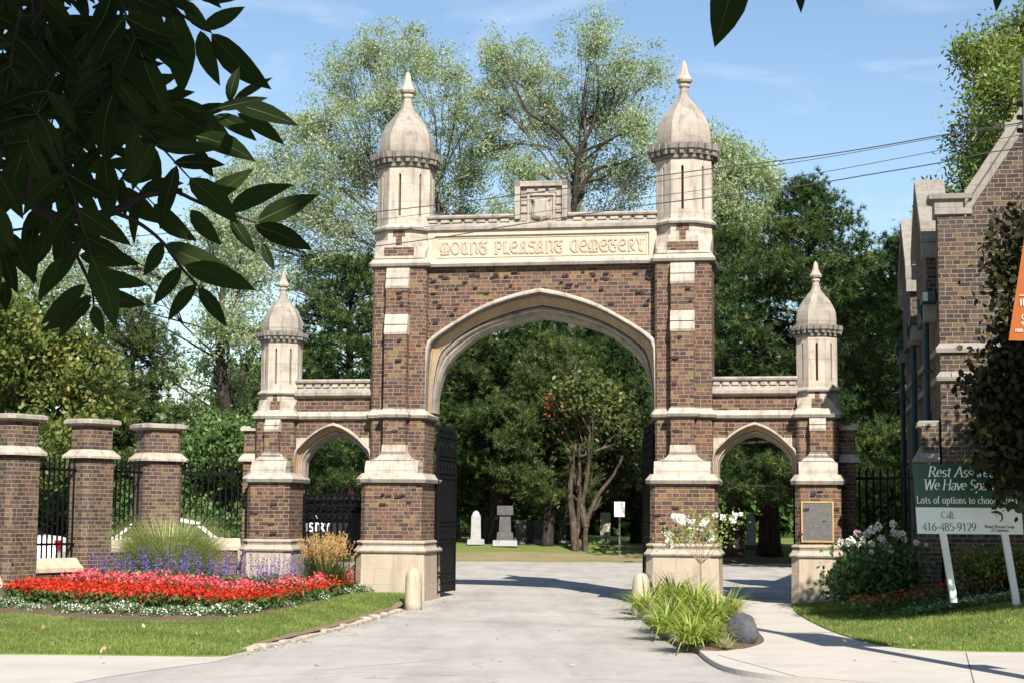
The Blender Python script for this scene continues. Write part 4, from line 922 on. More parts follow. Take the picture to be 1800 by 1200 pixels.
for k in range(1, 5):
    p = nodes[k] - OFF
    da = (nodes[k] - nodes[k - 1]).normalized(); db = (nodes[min(k + 1, 4)] - nodes[k]).normalized() if k < 4 else da
    d = (da + db).normalized() if k > 1 else (da * .75 + db).normalized(); s = Vector((-d.y, d.x, 0)); hx, hy = (.40, .30) if k > 1 else (.42, .34)
    def ringp(o, z): 
        X, Y, c = hx + o, hy + o, .10
        return [(p.x + d.x * x + s.x * y, p.y + d.y * x + s.y * y, z) for x, y in ((-X + c, -Y), (X - c, -Y), (X, -Y + c), (X, Y - c), (X - c, Y), (-X + c, Y), (-X, Y - c), (-X, -Y + c))]
    m = MB(); m.loft([ringp(0, -.1), ringp(0, 2.74)]); m.loft([ringp(-.03, 2.74), ringp(-.03, 3.34)]); pr = m.build('pier', M_BRICKW, bw)
    m = MB(); m.loft([ringp(-.02, 2.70), ringp(.09, 2.702), ringp(.095, 2.745), ringp(-.02, 2.87)]); m.build('ledge', M_STONE, pr)
    m = MB(); m.loft([ringp(-.02, 3.33), ringp(.04, 3.332), ringp(.085, 3.37), ringp(.085, 3.43), ringp(.03, 3.46)]); m.build('cap', M_STONEG, pr)

fe = empty('iron_fence', G(6.1, .5), 0, 'black iron spiked fence between the right stone pier and the brick house', 'fence')
e0 = G(6.1, .5); bcorner = Vector((7.12, 27.3, 0))
e1 = bcorner + NY * 3.6
railing(fe, Vector((0, 0, 0)), e1 - e0, .45, 2.42, 2.62, .75, .135)
m = MB(); d = (e1 - e0); L = d.length; d.normalize(); m.obox(((e1 - e0) / 2).to_2d(), d, Vector((-d.y, d.x, 0)), L / 2, .14, 0, .5); m.build('base_wall', M_BRICK, fe)

# ------------------------------------------------------------------ plaque, guard stones, boulder
pq = empty('plaque', G(5.36, -.375, 1.62), -GA, 'square grey bronze plaque in a brass frame on the right end pier', 'plaque')
m = MB(); m.box(-.27, .27, -.012, .02, -.38, .32); m.build('plate', M_BRONZE, pq)
m = MB()
for a in ((-.3, .3, .32, .35), (-.3, .3, -.41, -.38), (-.3, -.27, -.38, .32), (.27, .3, -.38, .32)): m.box(a[0], a[1], -.026, .02, a[2], a[3])
m.build('frame', M_GOLD, pq)
def bollard(loc, r, h, lean, label, mat):
    rg = random.Random(h); m = MB(); pr = [(-.05, 1.0), (.12, 1.0), (.3, .985), (h * .6, .96), (h * .78, .93), (h * .88, .82), (h * .95, .6), (h * .985, .36), (h, .1)]
    m.loft([[(math.cos(2 * PI * i / 16) * r * q * (1 + rg.uniform(-.02, .02)) + z * lean, math.sin(2 * PI * i / 16) * r * q, z) for i in range(16)] for z, q in pr])
    return tag(m.build('guard_stone', mat, smooth=True, loc=loc), label, 'bollard', 'guard stones at the gate')
M_BOL = stone_mat('guard_stone', (.40, .34, .255), (.19, .155, .115), bw=5, bh=5, stain=.6, joint=0)
bollard(gp(726.5, 1071), .155, .735, .0, 'round topped stone bollard on the lawn corner by the left pier', M_BOL)
bollard(gp(1127, 1081), .155, .72, .0, 'round topped stone bollard beside the long green leaves by the right pier', M_BOL)
import bmesh
bm = bmesh.new(); bmesh.ops.create_icosphere(bm, subdivisions=4, radius=1)
from mathutils import noise as mnoise
for v in bm.verts:
    n_ = v.co.normalized(); f = 1 + .10 * mnoise.noise(n_ * 1.3 + Vector((3, 1, 2))) + .05 * mnoise.noise(n_ * 3.1) + .018 * mnoise.noise(n_ * 9)
    for ax_, lim in ((Vector((.6, -.75, .28)).normalized(), .80), (Vector((-.62, -.7, .3)).normalized(), .82), (Vector((.1, -.5, .85)).normalized(), .86), (Vector((.9, .1, .4)).normalized(), .84)):
        q = n_.dot(ax_) * f
        if q > lim: f -= (q - lim) * .92 / max(n_.dot(ax_), .3)
    v.co = Vector((n_.x * .20 * f, n_.y * .2 * f, n_.z * .225 * f))
me = D.meshes.new('boulder'); bm.to_mesh(me); bm.free(); me.materials.append(M_BOULDER)
me.polygons.foreach_set('use_smooth', [True] * len(me.polygons))
bo = link(D.objects.new('boulder', me)); bo.location = gp(1309, 1133, .07) + Vector((0, .16, .18)); tag(bo, 'dark grey boulder at the tip of the planted island', 'boulder')

# ------------------------------------------------------------------ sign board
SY = 24.4
sg = empty('notice_sign', at(1612, 937, SY), -rad(2), 'green and white cemetery advertising sign on two leaning white posts', 'sign')
b_ = MB(); k = SY / FPX; bwid, bh_ = 183 * k, 121 * k; SK = .05
def sb(x, y, d): return (x - SK * y, -.03 - d, y)
def slab(mb, x0, x1, y0, y1, d0, d1): mb.add([sb(x0, y0, d0), sb(x1, y0, d0), sb(x1, y1, d0), sb(x0, y1, d0), sb(x0, y0, d1), sb(x1, y0, d1), sb(x1, y1, d1), sb(x0, y1, d1)], [(3, 2, 1, 0), (4, 5, 6, 7), (0, 1, 5, 4), (1, 2, 6, 5), (2, 3, 7, 6), (3, 0, 4, 7)])
ys_ = bh_ * .378
slab(b_, 0, bwid, ys_, bh_, -.022, .0); bg_ = b_.build('green_panel', M_SIGNG, sg)
b_ = MB(); slab(b_, 0.004, bwid - .05, 0, ys_, -.024, .0); b_.add([sb(bwid - .05, 0, 0), sb(bwid, 0, 0), sb(bwid, ys_ * .8, 0), sb(bwid - .05, ys_, 0), sb(bwid - .05, 0, -.024), sb(bwid, 0, -.024), sb(bwid, ys_ * .8, -.024), sb(bwid - .05, ys_, -.024)], [(0, 1, 2, 3), (7, 6, 5, 4), (1, 5, 6, 2), (2, 6, 7, 3)])
bw_ = b_.build('white_panel', M_SIGNW, sg)
q = bh_ / 805
def ty(v): return (1045 - v) * q
t = MB(); text(t, 'Rest Assured,', .205, ty(386), 120 * q, sb, thick=.135, thin=.05, slant=.22, width=1.02 * 1.0, depth=.003)
text(t, 'We Have Space ?', .135, ty(536), 120 * q, sb, thick=.135, thin=.05, slant=.22, width=1.19, depth=.003)
text(t, 'Lots of options to choose from', .02, ty(694), 82 * q, sb, thick=.13, thin=.06, width=1.47, depth=.003, track=.06)
t.build('lettering', M_TXTW, bg_)
t = MB(); text(t, 'Call:', .36, ty(865), 78 * q, sb, thick=.12, thin=.045, width=.205, depth=.003)
text(t, '416-485-9129', .075, ty(1010), 92 * q, sb, thick=.12, thin=.05, width=.79, depth=.003)
text(t, 'Mount Pleasant Group', 0, ty(974), 36 * q, sb, thick=.16, thin=.07, width=.43, depth=.003, center=1.20); text(t, 'of Cemeteries', 0, ty(1016), 36 * q, sb, thick=.16, thin=.07, width=.26, depth=.003, center=1.20)
t.build('lettering', M_TXTG, bw_)
t = MB()   # leaf and stem emblem
def blob(pts): t.add([sb(x, y, .003) for x, y in pts] + [sb(x, y, -.001) for x, y in pts], [tuple(range(len(pts)))] + [(i, (i + 1) % len(pts), len(pts) + (i + 1) % len(pts), len(pts) + i) for i in range(len(pts))])
def tp(x, y): return ((x - 85) * q, ty(y))
for P in ([(1035, 900), (1058, 880), (1066, 850), (1058, 822), (1040, 820), (1015, 790), (1000, 770), (1040, 778), (1075, 800), (1085, 845), (1078, 878), (1060, 898)], [(950, 785), (965, 780), (990, 792), (968, 804), (952, 800)], [(1035, 752), (1060, 735), (1090, 740), (1065, 752)], [(1075, 772), (1112, 755), (1100, 772), (1082, 782)], [(985, 800), (990, 800), (1022, 850), (1018, 852)], [(1000, 765), (1020, 738), (1012, 770)]): blob([tp(*p) for p in P])
t.build('emblem', M_TXTG, bw_)
for (xt, xb, yb) in ((.40, .52, 1043), (1.30, 1.43, 1049)):
    m = MB(); zb_ = at(1670, yb, SY).z - sg.location.z - .12
    m.loft([[(x + a, .028 + b + z * .0, z) for a, b in ((-.045, -.045), (.045, -.045), (.045, .045), (-.045, .045))] for x, z in ((xb + .0, zb_), (xb - .012, zb_ + .14), (xt - .02, .02), (xt - .04 - .02, .6))]); m.build('post', M_WHITEP, sg)

# ------------------------------------------------------------------ brick house on the right
ho = empty('brick_house', bcorner, -GA, 'brown brick house with stone gable coping behind the sign', 'house')
HB, HE, HW, HA = 0.0, 6.95, 7.6, 6.85 + 3.3 * 1.5   # eaves of the gable, width, apex
m = MB()
m.add([(0, 0, -.2), (HW, 0, -.2), (HW, 0, 6.75), (HW - .5, 0, 6.85), (HW / 2, 0, HA), (.5, 0, 6.85), (0, 0, 6.75)], [(0, 1, 2, 3, 4, 5, 6)])
m.add([(0, .45, 5.3), (HW, .45, 5.3), (HW, .45, 6.75), (HW - .5, .45, 6.85), (HW / 2, .45, HA), (.5, .45, 6.85), (0, .45, 6.75)], [(6, 5, 4, 3, 2, 1, 0)])
m.add([(0, 0, -.2), (0, 9.5, -.2), (0, 9.5, 5.4), (0, .45, 5.4), (0, .45, 6.75), (0, 0, 6.75)], [(5, 4, 3, 2, 1, 0)])
m.add([(HW, 0, -.2), (HW, 9.5, -.2), (HW, 9.5, 5.4), (HW, .45, 5.4), (HW, .45, 6.75), (HW, 0, 6.75)], [(0, 1, 2, 3, 4, 5)])
m.add([(0, 9.5, -.2), (HW, 9.5, -.2), (HW, 9.5, 5.4), (HW / 2, 9.5, HA - .5), (0, 9.5, 5.4)], [(4, 3, 2, 1, 0)])
rgq = random.Random(12)
for _ in range(30):     # projecting clinker bricks in the gable wall
    x, z = rgq.uniform(.2, 4.5), rgq.uniform(4.7, 9.5)
    if z > 6.5 + (x - .75) * 1.45: continue
    w, h = rgq.uniform(.035, .075), rgq.uniform(.024, .042)
    m.loft([[(x - w, .02, z - h), (x + w, .02, z - h), (x + w, .02, z + h), (x - w, .02, z + h)], [(x - w * .8, -.05, z - h * .9), (x + w * .7, -.06, z - h * .7), (x + w * .75, -.045, z + h * .8), (x - w * .7, -.05, z + h * .8)]], 1)
m.build('wall', [M_BRICKH, M_BURNT], ho)
m = MB()
m.add([(-.1, .5, 5.4), (HW / 2, .5, HA - .25), (HW / 2, 9.6, HA - .25), (-.1, 9.6, 5.4)], [(0, 1, 2, 3)]); m.add([(HW + .1, .5, 5.4), (HW / 2, .5, HA - .25), (HW / 2, 9.6, HA - .25), (HW + .1, 9.6, 5.4)], [(3, 2, 1, 0)]); m.build('roof', M_ROOF, ho)
m = MB()
m.loft([[(x, y, z) for x, y in ((a, f), (.56, f), (.56, .5), (a, .5))] for z, a, f in ((6.72, -.03, -.03), (6.73, -.05, -.05), (6.96, -.05, -.05), (6.98, -.14, -.12), (7.06, -.15, -.14), (7.07, -.12, -.10))])
for sx in (0, 1):
    x0, x1 = (.44, HW / 2) if sx == 0 else (HW - .44, HW / 2); z0 = 6.88; z1 = z0 + abs(x1 - x0) * 1.5
    m.loft([[(x0, f, z0 + o), (x1, f, z1 + o), (x1, b, z1 + o), (x0, b, z0 + o)] for o, f, b in ((-.22, -.022, .5), (-.05, -.04, .5), (0.0, -.11, .56), (.22, -.11, .56))])
m.box(1.12, 1.75, -.016, .2, 8.05, 8.27)
m.build('gable_coping', M_STONEH, ho)
for z in (4.50, 4.03):
    m = MB(); L2 = HW + .08
    m.loft([[(-o, -o, z + dz), (HW + o, -o, z + dz), (HW + o, 9.5, z + dz), (-o, 9.5, z + dz)] for dz, o in ((-.09, .003), (-.088, .06), (-.02, .075), (.07, .006))]); m.build('string_course', M_STONEH, ho)
for k_, (d0, d1, z0, z1) in enumerate(((1.15, 3.75, 6.42, 7.50), (5.6, 8.2, 6.42, 7.55))):
    dm = (d0 + d1) / 2; m = MB()
    m.loft([[(x, d0, 5.2), (x, d1, 5.2), (x, d1, z0), (x, dm, z1), (x, d0, z0)] for x in (-.12, .25)]); do = m.build('dormer', M_BRICKH, ho)
    m = MB(); m.box(-.20, .3, d0 - .12, d0 + .02, z0 - .25, z0 + .03); m.box(-.20, .3, d1 - .02, d1 + .12, z0 - .25, z0 + .03)
    for a, b in ((d0 - .12, dm), (d1 + .12, dm)): m.loft([[(x, a, z0 + .0), (x, b, z1 + .1), (x, b, z1 + .32), (x, a, z0 + .26)] for x in (-.21, .31)])
    m.build('coping', M_STONEH, do)
for (d, zt) in ((1.35, 5.45), (4.75, 5.4), (8.6, 5.4)):
    m = MB(); m.tube([(-.13, d, .2), (-.13, d, zt)], .055, 8)
    m.loft([[(-.13 + a * w, d + b * w, z) for a, b in ((-1, -1), (1, -1), (1, 1), (-1, 1))] for z, w in ((zt - .35, .06), (zt - .18, .13), (zt, .14))])
    for z in (1.4, 2.8, 4.2): m.box(-.2, -.02, d - .08, d + .08, z, z + .05)
    m.build('downpipe', M_GREENP, ho)
for a_, b_y in ((.35, 1.1), (3.8, 5.5), (8.25, 9.5)):
    m = MB(); m.box(-.24, -.03, a_, b_y, 5.32, 5.47); m.build('gutter', M_GREENP, ho)
for y in (.75, 3.9, 4.5, 5.1, 8.4):
    m = MB(); m.box(-.2, .0, y, y + .22, 5.02, 5.31); m.build('eaves_corbel', M_STONEH, ho)
m = MB(); m.box(-.42, -.04, -.05, .5, -.2, 2.62); m.box(-.32, -.05, .0, .45, 2.62, 3.2); bt_ = m.build('buttress', M_BRICKH, ho)
m = MB()
for pr in (((2.60, .06), (2.64, .065), (2.86, -.06)), ((3.17, -.06), (3.18, -.0), (3.26, .0), (3.29, -.04))): m.loft([[(-.39 - o, .0 - o, z), (-.042, .0 - o, z), (-.042, .5, z), (-.39 - o, .5, z)] for z, o in pr])
m.build('coping', M_STONEH, bt_)
m = MB()   # side window lights, deep in shade
for d in (2.05, 2.75, 6.5, 7.2): m.box(-.012, .05, d, d + .45, 1.9, 3.6)
m.build('window', M_GLASS, ho)

# ------------------------------------------------------------------ pole, banner, wires
PY = 17.0; px_ = at(1797, 200, PY).x + .105
po = empty('utility_pole', (px_, PY, 0), 0, 'weathered wooden utility pole at the right edge of the photo', 'pole')
m = MB(); m.tube([(0, 0, -.1), (0, 0, 3), (0, 0, 6.52)], [.125, .115, .103], 14); m.build('post', M_POLE, po)
m = MB(); m.box(-.02, .32, .10, .125, 1.02, 1.38); m.build('sign_plate', M_SIGNW, po)
m = MB()
for z in (6.02, 5.88, 5.74): m.tube([(-.16, -.02, z), (-.1, 0, z)], .028, 6)
m.box(-.02, .9, -.015, .015, 5.32, 5.35); m.box(-.02, .9, -.015, .015, 3.42, 3.45)
m.build('bracket', M_IRON, po)
bn = MB(); NB = 12; rows = []
for i in range(NB + 1):
    f_ = i / NB; z = 5.33 - f_ * (5.33 - at(1765, 601, PY).z); xl = at(1816, 300, PY).x + (at(1765, 600, PY).x - at(1816, 300, PY).x) * f_ ** .9
    rows.append([(xl + (px_ + .62 - xl) * q, PY - .16 + .006 * math.sin(q * 5 + f_ * 2.5), z - .015 * q) for q in np.linspace(0, 1, 9)])
nb = 9
bn.add([p for r in rows for p in r] + [(p[0], p[1] + .004, p[2]) for r in rows for p in r], [(i * nb + j, i * nb + j + 1, (i + 1) * nb + j + 1, (i + 1) * nb + j) for i in range(NB) for j in range(nb - 1)] + [((NB + 1) * nb + i * nb + j, (NB + 1) * nb + (i + 1) * nb + j, (NB + 1) * nb + (i + 1) * nb + j + 1, (NB + 1) * nb + i * nb + j + 1) for i in range(NB) for j in range(nb - 1)])
ban = tag(bn.build('banner', M_ORANGE, smooth=True), 'orange street banner with white print hanging from the utility pole', 'banner')
t = MB(); bl = at(1771, 601, PY)
def bp(x, y, d): f_ = (y) / 1.9; return (bl.x + x + .010 + y * .166, PY - .205 - d + .02 * x, bl.z + y)
text(t, 'IN JUNE', .085, at(0, 541, PY).z - at(0, 601, PY).z, .066, lambda x, y, d: (bl.x + x, PY - .167 - d, bl.z + y), thick=.2, thin=.2, serif=False, track=.12, depth=.003)
text(t, 'CIBC', .10, .215, .048, lambda x, y, d: (bl.x + x, PY - .167 - d, bl.z + y), thick=.2, thin=.14, serif=False, depth=.003)
text(t, 'rom.on.ca/cry', .03, .085, .045, lambda x, y, d: (bl.x + x, PY - .167 - d, bl.z + y), thick=.16, thin=.12, serif=False, depth=.003)
a, b = .055, .4
t.add([(bl.x + .082, PY - .1685, bl.z + .46), (bl.x + .5, PY - .1685, bl.z + .46), (bl.x + .5, PY - .1685, bl.z + .468), (bl.x + .082, PY - .1685, bl.z + .468)], [(0, 1, 2, 3)])
for P in ([(.10, .165), (.19, .20), (.185, .213), (.10, .185)], [(.11, .15), (.165, .172), (.16, .18), (.11, .165)]): t.add([(bl.x + x, PY - .1685, bl.z + y) for x, y in P], [(0, 1, 2, 3)])
for u0, v0, u1, v1 in ((.10, .52, .5, .95), (.11, .52, .3, 1.3), (.13, .75, .5, .8), (.16, .95, .5, 1.2)):
    t.add([(bl.x + u0 + v0 * .06, PY - .1685, bl.z + v0), (bl.x + u0 + .004 + v0 * .06, PY - .1685, bl.z + v0), (bl.x + u1 + .004, PY - .1685, bl.z + v1), (bl.x + u1, PY - .1685, bl.z + v1)], [(0, 1, 2, 3)])
t.build('print', M_BANT, ban)
def wy(x): return (px_ + PY * 1.70) / ((x - 900) / FPX + 1.70)
for nm, P in (('upper', [(1797, 216), (1673, 235), (1547, 257), (1439, 274), (1330, 288), (1250, 297), (1000, 331), (765, 361), (515, 388), (255, 414), (0, 436), (-300, 458)]),
              ('second', [(1797, 219), (1673, 238), (1560, 258), (1464, 275), (1367, 290), (1250, 306), (1000, 342), (765, 374), (515, 404), (255, 430), (0, 452), (-300, 472)]),
              ('third', [(1797, 237), (1691, 257), (1583, 278), (1475, 298), (1377, 315), (1250, 332), (1000, 366), (765, 397), (515, 424), (255, 448), (0, 468), (-300, 487)]),
              ('lowest', [(1797, 261), (1735, 269), (1655, 286), (1529, 307), (1388, 330), (1150, 359), (1000, 381), (875, 401), (760, 420), (550, 446), (255, 476), (0, 497), (-300, 515)])):
    m = MB(); r_ = .0065 if nm in ('upper', 'lowest') else .0038
    m.tube(curve([at(x, y, wy(x)) for x, y in P], 4), r_, 5)
    tag(m.build('overhead_wire', M_WIRE), '%s of the four dark overhead wires crossing before the gateway' % nm, 'wire', 'overhead wires from the pole')

# ------------------------------------------------------------------ beyond the gate: headstones, signs, cars
def bank_at(px, Y):
    p = at(px, 900, Y); p.z = bankz(p.x, Y - float(bank_edge(p.x))) - .01; return p
def headstone(px, Y, top, secs, label, mat, mat2=None, rz=0):
    """secs: list of (half width px, y0 px, y1 px, taper)"""
    p = bank_at(px, Y); k = Y / FPX; o = empty('headstone', p, rz, label, 'headstone', 'headstones on the grass bank')
    z = 0
    for nm, hw, h, dp, tp, mt in secs:
        m = MB(); hw *= k; h *= k; dp *= k
        pr = [(z, 1), (z + h * .94, tp), (z + h, tp * .94)]
        if nm == 'peak': pr = [(z, 1), (z + h * .8, tp), (z + h * .95, tp * .55), (z + h, .12)]
        m.loft([[(a * hw * q, b * dp * q, zz) for a, b in ((-1, -1), (1, -1), (1, 1), (-1, 1))] for zz, q in pr]); m.build({'peak': 'shaft'}.get(nm, nm), mt, o); z += h - .002
    return o
GR, GD = M_GRANITE, M_GRANITED
headstone(837, 61.8, 912, [('base', 15, 9, 12, .97, GR), ('peak', 8.8, 50, 8.8, .9, GR)], 'slim pale grey headstone with a pointed top near the open gate leaf', GR)
headstone(888, 61.6, 897, [('base', 21.5, 10, 15, .97, GR), ('die', 14.5, 14, 11, .95, GD), ('shaft', 10.5, 30, 9, .92, GD), ('capital', 14, 16, 12, 1.0, GD)], 'big dark granite pedestal monument with a square cap', GD)
headstone(916, 64, 0, [('base', 7, 8, 6, 1, GR), ('slab', 9, 36, 3, .97, GD)], 'dark slab headstone just right of the pedestal monument', GD)
headstone(932, 66, 0, [('base', 7, 6, 6, 1, GD), ('slab', 6, 30, 3, .97, GD)], 'small dark headstone beside a dark tree trunk', GD)
headstone(947, 64.5, 0, [('base', 8, 8, 6, 1, GR), ('slab', 8, 34, 3, .97, GD)], 'dark upright headstone on a pale base before the pine trunk', GD)
headstone(990, 66, 0, [('base', 9, 6, 6, 1, GR), ('slab', 6, 34, 4, .95, GD)], 'dark headstone between the two nearest tree trunks', GD)
headstone(1064, 65, 0, [('base', 12, 6, 7, 1, GD), ('slab', 9, 50, 5, .95, GR)], 'tall grey headstone behind the small tan sign', GR)
headstone(857, 67, 0, [('base', 9, 6, 6, 1, GD), ('slab', 7, 40, 5, .92, GD)], 'dark headstone in shade between the pale stone and the monument', GD)
headstone(1320, 62, 0, [('base', 10, 7, 7, 1, GD), ('peak', 7.5, 56, 7, .88, GR)], 'tall pale headstone seen through the right small arch', GR)
headstone(1286, 63, 0, [('base', 8, 6, 7, 1, GR), ('slab', 6, 18, 4, .9, GR)], 'low rounded stone seen through the right small arch', GR)
p = bank_at(1089, 60.3); s1 = empty('white_sign', p, rad(-4), 'plain white metal sign on a thin post on the grass bank', 'sign'); k = 60.3 / FPX
m = MB(); m.box(-9 * k, 9 * k, -.02, 0, 67 * k, 93 * k); m.build('panel', M_SIGNW, s1)
m = MB(); m.box(-.025, .025, 0.002, .04, -.1, 90 * k); m.build('post', M_POLE, s1)
p = bank_at(1066, 60.5); s2 = empty('tan_sign', p, rad(3), 'small tan sign with a white mark on a short dark post', 'sign')
m = MB(); m.add([(-7 * k, 0, 40 * k), (6 * k, 0, 41 * k), (7.5 * k, 0, 56 * k), (-5.5 * k, 0, 54 * k), (-7 * k, -.02, 40 * k), (6 * k, -.02, 41 * k), (7.5 * k, -.02, 56 * k), (-5.5 * k, -.02, 54 * k)], [(0, 1, 2, 3), (7, 6, 5, 4), (0, 4, 5, 1), (1, 5, 6, 2), (2, 6, 7, 3), (3, 7, 4, 0)]); pn_ = m.build('panel', M_TAN, s2)
t = MB(); text(t, '8', -.05, 43 * k, .21, lambda x, y, d: (x, -.021 - d, y), thick=.3, thin=.3, serif=False, depth=.004); t.build('mark', M_TXTW, pn_)
m = MB(); m.loft([[(x + a, b, z) for a, b in ((-.035, 0.002), (.035, 0.002), (.035, .06), (-.035, .06))] for x, z in ((-.06, -.1), (0, 46 * k))]); m.build('post', M_BARKD, s2)

# black office sign behind the left foot gate
p = G(-4.06, .78); rs = empty('office_sign', p, -GA, 'black board with white capital letters behind the closed foot gate', 'sign')
k = p.y / FPX; zz = lambda y: CZ + (896 - y) * k
m = MB(); m.box(-.85, .42, .0, .05, zz(968), zz(868)); bd = m.build('board', M_BLACKP, rs)
t = MB(); pz = lambda x, y, d: (x, -.001 - d, y)
tx_ = (at(578, 925, p.y) - p).x; text(t, 'REGISTRY', tx_ - .86, zz(931), 14 * k, pz, thick=.2, thin=.17, serif=False, width=.86, depth=.006)
text(t, ':X', tx_ - .34, zz(909), 8 * k, pz, thick=.2, thin=.17, serif=False, depth=.006); t.build('lettering', M_TXTW, bd)
m = MB()
for x in (-.75, .35): m.box(x - .04, x + .04, .051, .12, -.05, zz(870))
m.build('posts', M_BLACKP, rs)

def car(loc, rz, label):
    o = empty('parked_car', loc, rz, label, 'car', 'white cars parked behind the boundary wall')
    prof_ = [(-2.05, .32), (-2.1, .62), (-2.02, .92), (-1.75, 1.0), (-1.35, 1.04), (-.95, 1.38), (-.5, 1.5), (.2, 1.5), (.65, 1.4), (1.15, 1.03), (1.7, .92), (2.05, .75), (2.12, .5), (2.05, .3)]
    m = MB(); rings = []
    for y, sx, sz in ((-.86, .985, .985), (-.8, 1, 1), (.8, 1, 1), (.86, .985, .985)):
        rings.append([(x * sx, y * (1 if z < 1.0 else 1 - (z - 1) * .34), .3 + (z - .3) * sz) for x, z in prof_])
    m.loft(rings); bd = m.build('body', M_CARW, o)
    m = MB()
    for sy in (-1, 1):
        for P in ([(-1.2, 1.06), (-.9, 1.34), (-.45, 1.43), (-.12, 1.43), (-.12, 1.05)], [(-.02, 1.05), (-.02, 1.43), (.2, 1.43), (.58, 1.35), (.95, 1.06)]):
            pts = [(x, sy * (.868 * (1 - max(z - 1.0, 0) * .34)) , z) for x, z in P]; m.add(pts, [tuple(range(len(P)))])
    m.add([(.72, -.66, 1.39), (.72, .66, 1.39), (1.16, .76, 1.045), (1.16, -.76, 1.045)], [(0, 1, 2, 3)]); m.add([(-1.02, -.64, 1.36), (-1.02, .64, 1.36), (-1.38, .74, 1.055), (-1.38, -.74, 1.055)], [(3, 2, 1, 0)])
    m.build('windows', M_GLASS, o)
    for x in (-1.3, 1.32):
        for sy in (-1, 1):
            m = MB(); rr = lambda r, y: [(x + r * math.cos(2 * PI * i / 20), y, .32 + r * math.sin(2 * PI * i / 20)) for i in range(20)]
            m.loft([rr(.32, sy * .70), rr(.32, sy * .88)]); w = m.build('wheel', M_TYRE, o)
            m = MB(); m.loft([rr(.2, sy * .881), rr(.19, sy * .892)]); m.build('rim', M_RIM, w)
    for sy in (-1, 1):
        m = MB(); m.box(-2.12, -2.0, *sorted((sy * .52, sy * .82)), .68, .92); m.build('tail_light', M_RED, o)
        m = MB(); m.box(1.95, 2.1, *sorted((sy * .45, sy * .78)), .62, .78); m.build('headlight', M_RIM, o)
    return o
car(at(305, 0, 41.5) * Vector((1, 1, 0)) if False else Vector((at(305, 900, 41.5).x, 41.5, .02)), rad(8), 'white car parked sideways behind the railings near the gate')
car(Vector((at(-26, 900, 42.5).x, 42.5, .02)), rad(180), 'white car whose low rear end shows behind the leftmost railing gap')
# ------------------------------------------------------------------ trees
def limb(mb, a, b, r0, r1, rng, bend=.12, n=5, seg=6):
    a, b = Vector(a), Vector(b); L = (b - a).length; off = Vector(rng.normal(0, 1, 3)) * L * bend; off.z = abs(off.z) * .6
    pts = [a + (b - a) * t + off * (4 * t * (1 - t)) * .5 for t in np.linspace(0, 1, seg)]
    mb.tube(pts, list(np.linspace(r0, r1, seg)), n, caps=False); return pts

def leafy(name, label, base, fork, lobes, seed, leaf, bark, nclus, per, rc, L, Wd, tr=.3, group=None, droop=0.0, twig=.018, limbr=.058, flat=1.0, shell=.35, cat='tree', extra=None, lean=0.0):
    """lobes: (x,y,z, rx,ry,rz); clusters of leaves fill each lobe with gaps, twigs and limbs carry them"""
    rng = np.random.default_rng(seed); root = empty(name, base, 0, label, cat, group); B = np.array(base); mat_air = leaf is M_ELM
    m = MB(); fk = Vector(fork) - Vector(base)
    top = Vector(max((Vector(l[:3]) for l in lobes), key=lambda q: q.z)) - Vector(base)
    tp = [Vector((0, 0, -.15)), Vector((0, 0, .25)), fk * .5 + Vector((rng.normal(0, .1), 0, 0)), fk]
    m.tube(tp, [tr * 1.35, tr * 1.08, tr * .9, tr * .75], 10)
    lead = fk + (top - fk) * .62; limb(m, fk, lead, tr * .75, tr * .3, rng, .08, 8, 7)
    cl = []; tot = sum(l[3] * l[4] * l[5] for l in lobes)
    vol = [(l[3] * l[4] * l[5]) ** .75 for l in lobes]; sv = sum(vol)
    for l, v in zip(lobes, vol):
        c = np.array(l[:3]) - B; r = np.array(l[3:6]); n = max(3, int(nclus * v / sv))
        t0 = rng.uniform(0, .9); st = fk + (lead - fk) * t0
        if c[2] < st.z: st = fk * rng.uniform(.75, 1)
        lp = limb(m, st, Vector(c), limbr * (1.1 - .5 * t0), limbr * .3, rng, .14, 6, 6)
        d = unit(rng.normal(size=(n, 3))); rr = (shell + (1 - shell) * rng.random((n, 1))) ** .6
        P = c + d * rr * r * (1 + (.30 if mat_air else .12) * rng.normal(size=(n, 1)))
        cl.append(P)
        for q in P[:max(3, int(n * .55))]:
            s = lp[rng.integers(2, len(lp))]; limb(m, s, q, twig * 1.5, twig * .5, rng, .12, 4, 4)
    m.build('trunk', bark, root, smooth=True)
    P = np.concatenate(cl); N = len(P); k = rng.integers(int(per * .5), int(per * 1.5), N); C = np.repeat(P, k, 0)
    sz = np.repeat(rng.uniform(.7, 1.3, (N, 1)), k, 0)
    off = rng.normal(size=C.shape) * rc * sz; off[:, 2] *= flat; off[:, 2] -= droop * np.abs(rng.normal(size=len(C))) * rc
    C = C + off; tone = np.clip(np.repeat(rng.random(N) * .5, k) + rng.random(len(C)) * .6 - .05, 0, 1)
    dirv = np.zeros_like(C); dirv[:, 2] = -droop
    V = (rhombi if mat_air else hexleaves)(C, L * rng.uniform(.7, 1.3, len(C)), Wd * rng.uniform(.7, 1.3, len(C)), rng, dirv)
    soup('crown', V, leaf, root, rnd=tone)
    return root

